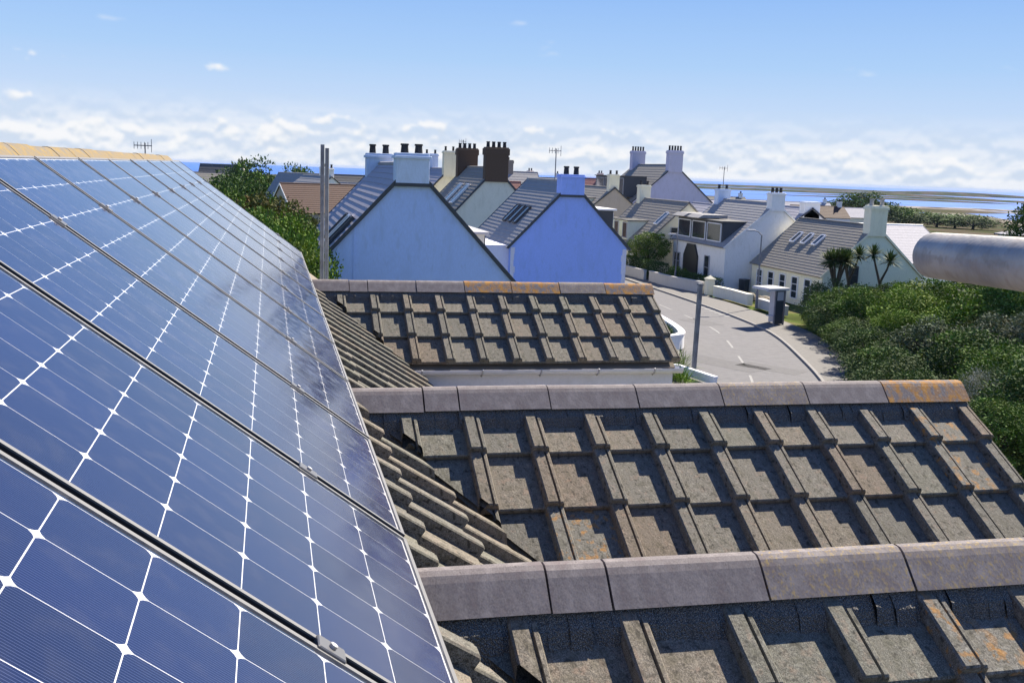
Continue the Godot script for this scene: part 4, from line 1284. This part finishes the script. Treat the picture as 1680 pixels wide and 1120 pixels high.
func blades(m: MB, c: Vector3, n: int, length: float, width: float, tones: Array, r: RandomNumberGenerator, droop := 0.5, spread := 1.0) -> void:
	for k in n:
		var a := r.randf() * TAU
		var el := r.randf_range(-0.35, 1.35) * spread if spread < 1.01 else r.randf_range(0.2, 1.3)
		var d := Vector3(cos(a) * cos(el), sin(el), sin(a) * cos(el))
		var s := d.cross(Vector3.UP).normalized() * width * 0.5
		var l := length * r.randf_range(0.7, 1.15)
		var t: Color = tones[r.randi() % tones.size()]
		var f := r.randf_range(0.75, 1.3)
		m.col = Color(t.r * f, t.g * f, t.b * f)
		var p1 := c + d * l * 0.5 + Vector3(0, -droop * l * 0.06, 0)
		var p2 := c + d * l + Vector3(0, -droop * l * 0.28, 0)
		m.quad(c - s * 0.5, c + s * 0.5, p1 + s, p1 - s)
		m.tri(p1 - s, p1 + s, p2)

func cabbage_palm(label: String, at: Vector3, height: float, heads: int, sd: int, group := "") -> void:
	var r := RandomNumberGenerator.new()
	r.seed = sd
	var o := thing("cabbage_palm", label, "palm", at, 0.0, group)
	var m := MB.new()
	m.tube([Vector3(0, -0.2, 0), Vector3(0.05, height * 0.35, 0), Vector3(0, height * 0.55, 0.04)], [0.16, 0.12, 0.1], 8)
	var tips := []
	for k in heads:
		var a := TAU * k / heads + 0.4
		var t := Vector3(cos(a) * 0.55, height * r.randf_range(0.78, 1.0), sin(a) * 0.55) if heads > 1 else Vector3(0, height, 0)
		m.tube([Vector3(0, height * 0.5, 0), t * Vector3(0.7, 0.85, 0.7), t], [0.09, 0.07, 0.05], 6)
		tips.append(t)
	part("trunk", m, M.bark, o)
	for t in tips:
		var c := MB.new()
		c.use_col = true
		blades(c, t, 170, 1.05, 0.075, [Color(0.05, 0.085, 0.025), Color(0.09, 0.12, 0.04), Color(0.035, 0.06, 0.02)], r)
		part("crown", c, M.leaf_stiff, o)

func grass_clump(label: String, at: Vector3, n: int, length: float, tones: Array, sd: int, width := 0.03) -> void:
	var r := RandomNumberGenerator.new()
	r.seed = sd
	var o := thing("strappy_plant", label, "plant", at)
	for k in 3:
		var m := MB.new()
		m.use_col = true
		for j in 5:
			blades(m, Vector3(r.randf_range(-0.6, 0.6), 0.0, r.randf_range(-0.6, 0.6)), n / 15, length, width, tones, r, 0.9, 2.0)
		part("leaf_tuft", m, M.leaf_stiff, o)

func hedge(label: String, a: Vector3, b: Vector3, w: float, h: float, sd: int, tones: Array) -> void:
	var r := RandomNumberGenerator.new()
	r.seed = sd
	var mid := (a + b) / 2.0
	var o := thing("hedge", label, "hedge", mid)
	var d := (b - a)
	var len := d.length()
	d = d.normalized()
	var s := d.cross(Vector3.UP).normalized()
	var m := MB.new()
	m.use_col = true
	var n := int((2.0 * len * h + len * w + 2.0 * w * h) * 240.0)
	for k in n:
		var u := r.randf_range(-0.5, 0.5) * len
		var p := Vector3.ZERO
		var out := Vector3.UP
		var pick := r.randf() * (2.0 * h + w)
		if pick < w:
			p = s * r.randf_range(-0.5, 0.5) * w + Vector3(0, h, 0)
		else:
			var sg := -1.0 if r.randf() < 0.5 else 1.0
			out = s * sg
			p = out * w * 0.5 + Vector3(0, r.randf() * h, 0)
		p += d * u + Vector3(r.randfn(), r.randfn(), r.randfn()) * 0.06
		var t: Color = tones[r.randi() % tones.size()]
		var f := r.randf_range(0.7, 1.3)
		add_leaf(m, p, out, r.randf_range(0.08, 0.15), Color(t.r * f, t.g * f, t.b * f), r)
	part("foliage", m, M.leaf, o)
	var st := MB.new()
	var k := 0.4
	while k < len:
		var q := d * (k - len / 2.0)
		st.tube([q + Vector3(0, -0.1, 0), q + Vector3(0.03, h * 0.8, 0.02)], [0.03, 0.02], 5)
		k += 0.8
	part("stems", st, M.bark, o)

func build_plants() -> void:
	make_crowns()
	# along the pavement on the right: low dark growth
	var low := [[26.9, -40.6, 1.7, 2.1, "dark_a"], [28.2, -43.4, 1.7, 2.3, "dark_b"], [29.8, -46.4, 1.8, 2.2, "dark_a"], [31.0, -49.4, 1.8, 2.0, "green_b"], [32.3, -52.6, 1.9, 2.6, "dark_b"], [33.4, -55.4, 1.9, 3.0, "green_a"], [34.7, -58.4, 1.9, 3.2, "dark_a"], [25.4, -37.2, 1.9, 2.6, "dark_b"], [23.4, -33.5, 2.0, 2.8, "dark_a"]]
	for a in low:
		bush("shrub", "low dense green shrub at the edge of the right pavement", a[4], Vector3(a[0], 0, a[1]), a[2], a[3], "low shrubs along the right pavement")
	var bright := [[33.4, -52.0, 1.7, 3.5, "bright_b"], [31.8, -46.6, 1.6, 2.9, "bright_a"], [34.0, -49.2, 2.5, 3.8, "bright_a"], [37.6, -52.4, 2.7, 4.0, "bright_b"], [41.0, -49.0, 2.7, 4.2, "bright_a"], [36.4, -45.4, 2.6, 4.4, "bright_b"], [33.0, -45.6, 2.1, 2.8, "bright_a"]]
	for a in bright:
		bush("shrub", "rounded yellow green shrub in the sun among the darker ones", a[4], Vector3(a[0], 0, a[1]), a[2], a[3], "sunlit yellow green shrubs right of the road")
	var mid := [[30.6, -41.6, 2.2, 3.2, "grey"], [33.2, -39.6, 2.4, 3.9, "grey"], [36.8, -38.8, 2.6, 4.3, "green_a"], [40.4, -42.6, 2.7, 4.2, "green_b"], [29.0, -36.6, 2.3, 3.5, "dark_b"], [32.6, -34.4, 2.6, 4.3, "dark_a"], [36.4, -33.0, 2.9, 5.0, "dark_b"], [27.2, -32.0, 2.4, 3.9, "green_b"], [30.4, -29.4, 2.6, 4.4, "dark_a"], [25.2, -28.6, 2.2, 3.6, "dark_b"], [28.0, -25.8, 2.5, 4.2, "grey"], [22.6, -27.2, 1.8, 2.8, "green_b"], [24.6, -24.2, 2.2, 3.6, "green_a"], [33.8, -26.4, 2.8, 5.0, "dark_a"], [44.2, -45.2, 2.8, 4.6, "green_a"], [41.8, -37.0, 2.9, 5.0, "dark_b"]]
	var mw := {"grey": "tall grey green feathery shrub in the thicket right of the road", "green_a": "tall mid green shrub in the thicket right of the road", "green_b": "tall finely leaved green shrub in the thicket right of the road", "dark_a": "tall very dark shrub in the thicket right of the road", "dark_b": "tall dark broad-leaved shrub in the thicket right of the road"}
	for a in mid:
		bush("shrub", mw[a[4]], a[4], Vector3(a[0], 0, a[1]), a[2], a[3], "tall shrubs in the thicket right of the road")
	bush("shrub", "russet leaved shrub among the green ones right of the road", "russet", Vector3(34.8, 0, -43.0), 1.6, 3.3)
	bush("flowering_shrub", "white flowering shrub in front of the bungalow's green gable", "white", Vector3(43.4, 0, -58.5), 2.6, 3.0)
	bush("flowering_shrub", "shrub with pale flower heads at the thicket's shaded edge by the tiled roof", "white", Vector3(24.3, 0, -30.4), 1.0, 3.2)
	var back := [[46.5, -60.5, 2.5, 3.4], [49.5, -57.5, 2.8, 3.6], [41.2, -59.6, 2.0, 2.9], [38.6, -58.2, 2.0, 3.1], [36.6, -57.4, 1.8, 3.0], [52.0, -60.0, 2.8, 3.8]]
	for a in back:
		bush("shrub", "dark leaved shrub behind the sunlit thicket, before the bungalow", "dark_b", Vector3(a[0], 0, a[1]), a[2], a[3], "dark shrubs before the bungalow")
	bush("dark_tree", "tall dark tree rising above the scaffold tube", "dark_a", Vector3(40.6, 0, -46.8), 2.6, 6.0, "", "tree", 3.4)
	cabbage_palm("cabbage palm with dark spiky heads in front of the cream bungalow", Vector3(35.6, 0, -59.2), 4.5, 6, 61)
	cabbage_palm("slender two-headed cabbage palm beside the bungalow's gable", Vector3(40.6, 0, -62.0), 4.9, 2, 62)
	cabbage_palm("slim cabbage palm with a small head before the bungalow's dark roof", Vector3(38.4, 0, -62.3), 4.9, 3, 63)
	# left, behind the far end of the panels
	# photo x and y of the tree's top, distance, radius, look
	var lf := [[352.0, 287.0, -64.0, 3.0, "green_b"], [378.0, 278.0, -70.0, 3.0, "dark_b"], [403.0, 283.0, -62.0, 2.8, "dark_b"], [372.0, 300.0, -48.0, 2.2, "green_a"], [408.0, 303.0, -50.0, 2.6, "russet"], [440.0, 311.0, -52.0, 2.6, "russet"], [468.0, 318.0, -54.0, 2.4, "russet"],
		[400.0, 330.0, -38.0, 1.9, "bright_b"], [432.0, 330.0, -41.0, 2.3, "green_a"], [462.0, 336.0, -42.0, 2.2, "bright_a"], [490.0, 342.0, -46.0, 2.2, "green_a"], [440.0, 355.0, -32.0, 1.7, "green_b"], [472.0, 360.0, -33.0, 1.8, "bright_b"], [500.0, 372.0, -36.0, 1.6, "bright_a"]]
	var lw := {"bright_b": "light green leafy tree past the far end of the panels", "bright_a": "light green leafy tree past the far end of the panels", "green_a": "mid green leafy tree past the far end of the panels", "russet": "tree with russet brown leaves past the far end of the panels", "green_b": "finely leaved green tree past the far end of the panels", "dark_b": "dark crowned tree toward the sea past the panels"}
	for a in lf:
		var tp := at_z(a[0], a[1], a[2])
		bush("leafy_tree", lw[a[4]], a[4], Vector3(tp.x, 0, tp.z), a[3], tp.y - 1.2, "trees past the far end of the panels", "tree", 1.2)
	# trees far off: photo x, distance, radius, height
	var far := [[408.0, 150.0, 4.2, 10.2], [392.0, 165.0, 4.0, 8.6], [432.0, 160.0, 4.0, 8.0], [487.0, 185.0, 4.0, 9.6], [470.0, 200.0, 4.0, 7.6], [455.0, 175.0, 4.4, 7.6], [375.0, 140.0, 3.6, 7.6], [545.0, 210.0, 5.0, 7.4], [860.0, 250.0, 5.0, 9.0], [832.0, 230.0, 4.4, 8.4],
		[1352.0, 330.0, 7.0, 6.5], [1372.0, 335.0, 8.0, 7.0], [1392.0, 325.0, 7.0, 8.0], [1412.0, 320.0, 7.0, 9.6], [1424.0, 318.0, 6.0, 10.2], [1440.0, 330.0, 7.0, 8.0], [1458.0, 328.0, 8.0, 7.2], [1480.0, 340.0, 9.0, 6.4], [1335.0, 345.0, 7.0, 5.4], [1300.0, 360.0, 5.0, 6.4], [1510.0, 350.0, 10.0, 5.0], [1545.0, 360.0, 9.0, 5.0], [1575.0, 350.0, 9.0, 4.5], [1605.0, 340.0, 9.0, 4.8]]
	for a in far:
		var v := ray(a[0], 300.0)
		var f := Vector2(v.x, v.z).normalized() * float(a[1])
		bush("far_tree", "dark far tree in the belt of trees before the beach" if a[0] > 1200.0 else "dark round far tree against the sea beyond the houses", "far", Vector3(f.x, land_y(f.x, f.y), f.y), a[2], a[3], "far trees before the beach" if a[0] > 1200.0 else "far trees against the sea", "tree")
	# the front gardens across the road
	bush("garden_tree", "small bushy green tree in front of the cream cottage", "bright_b", Vector3(34.2, 0, -89.4), 2.0, 3.0, "", "tree", 1.2)
	bush("shrub", "light green shrub on the garden hedge by the arched porch", "bright_a", Vector3(34.0, 0, -82.0), 1.2, 1.7)
	var hd := [Color(0.05, 0.09, 0.028), Color(0.065, 0.10, 0.035)]
	hedge("dark clipped hedge behind the white garden wall by the porch", Vector3(33.7, 0.1, -81.0), Vector3(34.6, 0.1, -74.8), 1.0, 1.1, 71, hd)
	hedge("dark clipped hedge before the cream cottage's garden", Vector3(32.9, 0.1, -92.0), Vector3(33.2, 0.1, -82.8), 1.0, 1.5, 72, hd)
	hedge("dark clipped hedge in the white walled bed left of the road", Vector3(21.5, 0.0, -57.6), Vector3(20.2, 0.0, -51.0), 1.7, 0.95, 73, hd)
	grass_clump("spiky green strap-leaved plant in the bed by the grey post", Vector3(18.9, 0.0, -45.8), 480, 1.4, [Color(0.12, 0.19, 0.03), Color(0.09, 0.15, 0.03), Color(0.16, 0.22, 0.06)], 81)
	grass_clump("bright green strap-leaved plant below the pale gutter", Vector3(17.5, 0.0, -41.7), 520, 1.3, [Color(0.13, 0.22, 0.02), Color(0.16, 0.26, 0.03), Color(0.09, 0.16, 0.02)], 82)

# ---------------------------------------------------------------- street furniture
func wall_run(called: String, label: String, pts: Array, h: float, th: float, mat: Material, cap: Material, category := "wall") -> void:
	var o := thing(called, label, category, Vector3(pts[0].x, 0.1, pts[0].y))
	var off := Vector3(-pts[0].x, 0, -pts[0].y)
	var a := side_of(pts, -th / 2)
	var b := side_of(pts, th / 2)
	var m := MB.new()
	var c := MB.new()
	var ca := side_of(pts, -th / 2 - 0.04)
	var cb := side_of(pts, th / 2 + 0.04)
	var q := func(p: Vector2, y: float) -> Vector3: return Vector3(p.x, y, p.y) + off
	for i in pts.size() - 1:
		m.quad(q.call(a[i], 0.0), q.call(a[i + 1], 0.0), q.call(a[i + 1], h), q.call(a[i], h))
		m.quad(q.call(b[i + 1], 0.0), q.call(b[i], 0.0), q.call(b[i], h), q.call(b[i + 1], h))
		for e in [[h + 0.002, h + 0.08]]:
			c.quad(q.call(ca[i], e[0]), q.call(ca[i + 1], e[0]), q.call(ca[i + 1], e[1]), q.call(ca[i], e[1]))
			c.quad(q.call(cb[i + 1], e[0]), q.call(cb[i], e[0]), q.call(cb[i], e[1]), q.call(cb[i + 1], e[1]))
			c.quad(q.call(ca[i], e[1]), q.call(ca[i + 1], e[1]), q.call(cb[i + 1], e[1]), q.call(cb[i], e[1]))
			c.quad(q.call(cb[i], e[0]), q.call(cb[i + 1], e[0]), q.call(ca[i + 1], e[0]), q.call(ca[i], e[0]))
	for i in [0, pts.size() - 1]:
		m.quad(q.call(a[i], 0.0), q.call(b[i], 0.0), q.call(b[i], h), q.call(a[i], h))
		c.quad(q.call(ca[i], h + 0.002), q.call(cb[i], h + 0.002), q.call(cb[i], h + 0.08), q.call(ca[i], h + 0.08))
	part("wall", m, mat, o)
	part("coping", c, cap, o)

func hollow_tube(m: MB, a: Vector3, b: Vector3, r: float, wall: float, seg := 24) -> void:
	m.tube([a, b], [r, r], seg, false)
	m.tube([b, a], [r - wall, r - wall], seg, false)
	var d := (b - a).normalized()
	for e in [[a, -1.0], [b, 1.0]]:
		var s := d.cross(Vector3(0.31, 0.2, 0.93) if abs(d.y) > 0.6 else Vector3.UP).normalized()
		var t := d.cross(s).normalized()
		for k in seg:
			var a0 := TAU * k / seg
			var a1 := TAU * (k + 1) / seg
			var o0 := s * cos(a0) + t * sin(a0)
			var o1 := s * cos(a1) + t * sin(a1)
			m.quad(e[0] + o0 * (r - wall), e[0] + o0 * r, e[0] + o1 * r, e[0] + o1 * (r - wall))

func street_lamp(label: String, at: Vector3, h: float, arm: float, dir: float) -> void:
	var o := thing("street_lamp", label, "lamp", at, 0.0)
	var p := MB.new()
	p.tube([Vector3.ZERO, Vector3(0, 1.2, 0), Vector3(0, 1.25, 0), Vector3(0, h, 0)], [0.10, 0.095, 0.06, 0.045], 10)
	part("column", p, M.post_grey, o)
	var a := MB.new()
	a.tube([Vector3(0, h - 0.05, 0), Vector3(dir * arm * 0.4, h + 0.22, 0), Vector3(dir * arm, h + 0.3, 0)], [0.035, 0.035, 0.035], 8)
	part("arm", a, M.post_grey, o)
	var l := MB.new()
	l.bevel_box(Vector3(dir * arm - 0.42, h + 0.22, -0.12), Vector3(dir * arm + 0.2, h + 0.36, 0.12), 0.03)
	part("lantern", l, M.trim_grey, o)

func build_street() -> void:
	var g := at_ground(1138.0, 612.0, 0.13)
	var o := thing("grey_post", "tall plain grey post at the left kerb of the road", "post", Vector3(g.x, 0.12, g.z))
	o.rotation.z = -0.012
	var m := MB.new()
	m.bevel_box(Vector3(-0.095, -0.1, -0.095), Vector3(0.095, 4.1, 0.095), 0.02)
	part("shaft", m, M.post_grey, o)
	m = MB.new()
	m.bevel_box(Vector3(-0.13, 4.1, -0.13), Vector3(0.13, 4.2, 0.13), 0.02)
	part("cap", m, M.post_grey, o)
	m = MB.new()
	m.bevel_box(Vector3(-0.22, -0.05, -0.22), Vector3(0.22, 0.12, 0.22), 0.03)
	part("foot", m, M.post_grey, o)
	# two scaffold poles at the far gable of the tiled house
	for a in [[530.5, 237.0, -12.6, "taller of the two grey scaffold poles before the blue house"], [538.0, 243.0, -12.9, "shorter of the two grey scaffold poles before the blue house"]]:
		var top := at_z(a[0] - 1.5, a[1], a[2])
		var sp := thing("scaffold_pole", a[3], "pole", Vector3(top.x, 0, top.z), 0.0, "scaffold poles by the far gable")
		m = MB.new()
		hollow_tube(m, Vector3(0, 0, 0), Vector3(0, top.y, 0), 0.0242, 0.004, 14)
		part("tube", m, M.pole_grey, sp)
		m = MB.new()
		m.bevel_box(Vector3(-0.075, 0.0, -0.075), Vector3(0.075, 0.012, 0.075), 0.004)
		part("base_plate", m, M.galvanised, sp)
	# the galvanised tube at the right edge, held by a standard outside the picture
	var p0 := Vector3(0, EYE, 0) + Vector3(0.6885, -0.0707, -0.956)
	var p1 := Vector3(0, EYE, 0) + Vector3(0.660, -0.065, -0.789)
	var dir := (p1 - p0).normalized()
	var p2 := p0 + dir * 0.95
	o = thing("scaffold_tube", "weathered galvanised scaffold tube end jutting in beside the roofs", "scaffold tube", p0)
	m = MB.new()
	hollow_tube(m, Vector3.ZERO, p2 - p0, 0.0242, 0.004, 32)
	part("tube", m, M.galvanised, o)
	m = MB.new()
	m.bevel_box(Vector3(-0.035, -0.035, -0.04), Vector3(0.06, 0.035, 0.04), 0.008)
	part("coupler", m, M.galvanised, o, Transform3D(Basis.IDENTITY, dir * 0.80))
	o = thing("scaffold_standard", "upright scaffold pole carrying the galvanised tube end", "pole", Vector3(p0.x + dir.x * 0.80 + 0.062, 0, p0.z + dir.z * 0.80))
	m = MB.new()
	hollow_tube(m, Vector3.ZERO, Vector3(0, EYE + 0.5, 0), 0.0242, 0.004, 14)
	part("tube", m, M.pole_grey, o)
	m = MB.new()
	m.bevel_box(Vector3(-0.075, 0.0, -0.075), Vector3(0.075, 0.012, 0.075), 0.004)
	part("base_plate", m, M.galvanised, o)
	# lamps
	var lp := at_ground(1269.0, 500.0, 0.13)
	street_lamp("thin street lamp with an arm over the road by the bus shelter", Vector3(33.6, 0.12, -66.0), 5.2, 0.75, -1.0)
	street_lamp("thin street lamp before the white house's porch", Vector3(33.2, 0.12, -80.2), 4.0, 0.4, -1.0)
	# bus shelter
	g = at_ground(1266.0, 531.0, 0.13)
	o = thing("bus_shelter", "small flat roofed bus shelter with a dark side on the right pavement", "bus shelter", Vector3(g.x + 0.1, 0.126, g.z), 0.25)
	m = MB.new()
	m.bevel_box(Vector3(-1.15, 2.2, -0.9), Vector3(0.55, 2.36, 0.7), 0.04)
	part("roof", m, M.wall_garden, o)
	m = MB.new()
	m.box(Vector3(-0.3, 0.05, 0.42), Vector3(0.3, 2.2, 0.5))
	part("side_panel", m, M.plastic_dark, o)
	m = MB.new()
	m.box(Vector3(0.26, 0.05, -0.75), Vector3(0.33, 2.2, 0.415))
	part("back_panel", m, M.trim_grey, o)
	m = MB.new()
	m.box(Vector3(-0.25, 1.55, 0.502), Vector3(0.25, 2.1, 0.52))
	part("notice_board", m, M.trim_grey, o)
	for q in [Vector3(-0.36, 0, 0.46), Vector3(0.4, 0, 0.46), Vector3(0.4, 0, -0.75)]:
		m = MB.new()
		m.bevel_box(q + Vector3(-0.045, -0.05, -0.045), q + Vector3(0.045, 2.2, 0.045), 0.008)
		part("post", m, M.post_grey, o)
	m = MB.new()
	m.box(Vector3(-0.1, 0.45, -0.6), Vector3(0.255, 0.5, 0.36))
	part("bench", m, M.trim_grey, o)
	# bin
	o = thing("wheeled_bin", "dark grey wheeled bin against the white house's gable", "bin", Vector3(37.9, 0.0, -76.9), 0.3)
	m = MB.new()
	m.extrude_z([Vector2(-0.24, 0.06), Vector2(0.24, 0.06), Vector2(0.3, 0.98), Vector2(-0.3, 0.98)], -0.32, 0.32)
	part("body", m, M.plastic_dark, o)
	m = MB.new()
	m.bevel_box(Vector3(-0.32, 0.985, -0.36), Vector3(0.32, 1.07, 0.36), 0.03)
	part("lid", m, M.plastic_dark, o)
	for s in [-0.22, 0.22]:
		m = MB.new()
		m.tube([Vector3(s - 0.03, 0.1, -0.3), Vector3(s + 0.03, 0.1, -0.3)], [0.1, 0.1], 12)
		part("wheel", m, M.pot_dark, o)
	# garden walls across the road
	wall_run("garden_wall", "low white garden wall below the dark hedge by the porch", smooth_line([Vector2(32.2, -83.4), Vector2(32.3, -79.6), Vector2(32.9, -77.0), Vector2(33.4, -74.8)], 4), 0.85, 0.25, M.wall_garden, M.wall_garden)
	wall_run("garden_wall", "low white garden wall along the cream cottage's hedge", [Vector2(31.7, -95.0), Vector2(31.8, -89.0), Vector2(32.1, -84.4)], 0.8, 0.25, M.wall_garden, M.wall_garden)
	wall_run("garden_wall", "low cream rubble wall in front of the cream bungalow", [Vector2(33.6, -73.0), Vector2(33.9, -70.5), Vector2(33.9, -67.6)], 0.75, 0.4, M.wall_cream_grey, M.wall_cream_grey)
	wall_run("garden_wall", "low pale wall behind the bus shelter", [Vector2(34.1, -66.6), Vector2(34.0, -62.5)], 0.6, 0.4, M.wall_garden, M.wall_garden)
	o = thing("gate_pier", "square cream gate pier with a pointed cap at the white wall's end", "gate pier", Vector3(33.55, 0.1, -74.0))
	m = MB.new()
	m.bevel_box(Vector3(-0.3, 0, -0.3), Vector3(0.3, 1.2, 0.3), 0.03)
	part("pier", m, M.wall_cream, o)
	m = MB.new()
	m.bevel_box(Vector3(-0.36, 1.2, -0.36), Vector3(0.36, 1.3, 0.36), 0.03)
	for s in 4:
		var a0 := TAU * s / 4.0 + PI / 4
		var a1 := TAU * (s + 1) / 4.0 + PI / 4
		m.tri(Vector3(cos(a1) * 0.42, 1.3, sin(a1) * 0.42), Vector3(cos(a0) * 0.42, 1.3, sin(a0) * 0.42), Vector3(0, 1.55, 0))
	part("cap", m, M.wall_cream, o)
	var rr := RandomNumberGenerator.new()
	rr.seed = 5
	for k in 5:
		var b := MB.new()
		var rad := rr.randf_range(0.32, 0.55)
		for i in 6:
			for j in 10:
				var f := func(ii: int, jj: int) -> Vector3:
					var th := PI * ii / 6.0
					var ph := TAU * (jj % 10) / 10.0
					var w := 1.0 + 0.16 * sin(ph * 2.0 + k) + 0.12 * cos(th * 3.0 + k)
					return Vector3(sin(th) * cos(ph) * rad * w, cos(th) * rad * 0.8 + rad * 0.6, sin(th) * sin(ph) * rad * w)
				b.quad(f.call(i, j), f.call(i, j + 1), f.call(i + 1, j + 1), f.call(i + 1, j))
		var ro := part("boulder", b, M.rock, self, Transform3D(Basis.IDENTITY, Vector3(35.2 + rr.randf_range(-0.5, 0.8), 0.0, -71.4 + k * 1.35)))
		tag(ro, "pale rounded garden boulder in front of the cream bungalow", "boulder", "boulders before the bungalow")
	# the walled bed on the left side of the road
	var bed := smooth_line([Vector2(23.1, -61.0), Vector2(22.4, -55.0), Vector2(21.7, -51.2), Vector2(20.9, -49.7), Vector2(19.3, -49.2), Vector2(16.8, -49.7)], 5)
	wall_run("planter_wall", "curved white wall round the planted bed left of the road", bed, 0.75, 0.3, M.wall_white, M.trim_white)
	wall_run("garden_edging", "thin white edging round the strap-leaved plants by the grey post", [Vector2(15.8, -44.0), Vector2(18.5, -43.7), Vector2(19.1, -40.8)], 0.3, 0.15, M.wall_white, M.trim_white, "edging")

# ---------------------------------------------------------------- all of it
func _ready() -> void:
	rng.seed = 20240
	var cam := Camera3D.new()
	cam.name = "camera"
	add_child(cam)
	cam.transform = Transform3D(Basis(cam_right, -cam_down, -cam_fwd).orthonormalized(), Vector3(0, EYE, 0))
	cam.fov = 36.887
	cam.near = 0.05
	cam.far = 40000.0
	cam.current = true
	var env := Environment.new()
	env.background_mode = Environment.BG_SKY
	env.sky = make_sky()
	env.background_energy_multiplier = 0.43
	env.tonemap_mode = Environment.TONE_MAPPER_LINEAR
	env.tonemap_exposure = 2.3
	env.fog_enabled = true
	env.fog_density = 0.00005
	env.fog_light_color = Color(0.70, 0.80, 0.97)
	env.sdfgi_enabled = true
	env.ssao_enabled = true
	env.ssil_enabled = true
	var we := WorldEnvironment.new()
	we.name = "environment"
	we.environment = env
	add_child(we)
	var sun := DirectionalLight3D.new()
	sun.name = "sun"
	sun.light_energy = 1.6
	sun.light_color = Color(1.0, 0.955, 0.88)
	sun.light_angular_distance = 0.53
	sun.shadow_enabled = true
	add_child(sun)
	sun.look_at_from_position(Vector3(0.575, 0.68, -0.455) * 50.0, Vector3.ZERO, Vector3.UP)
	make_materials()
	build_land()
	build_road()
	build_roof()
	build_houses()
	build_panels()
	build_street()
	build_plants()
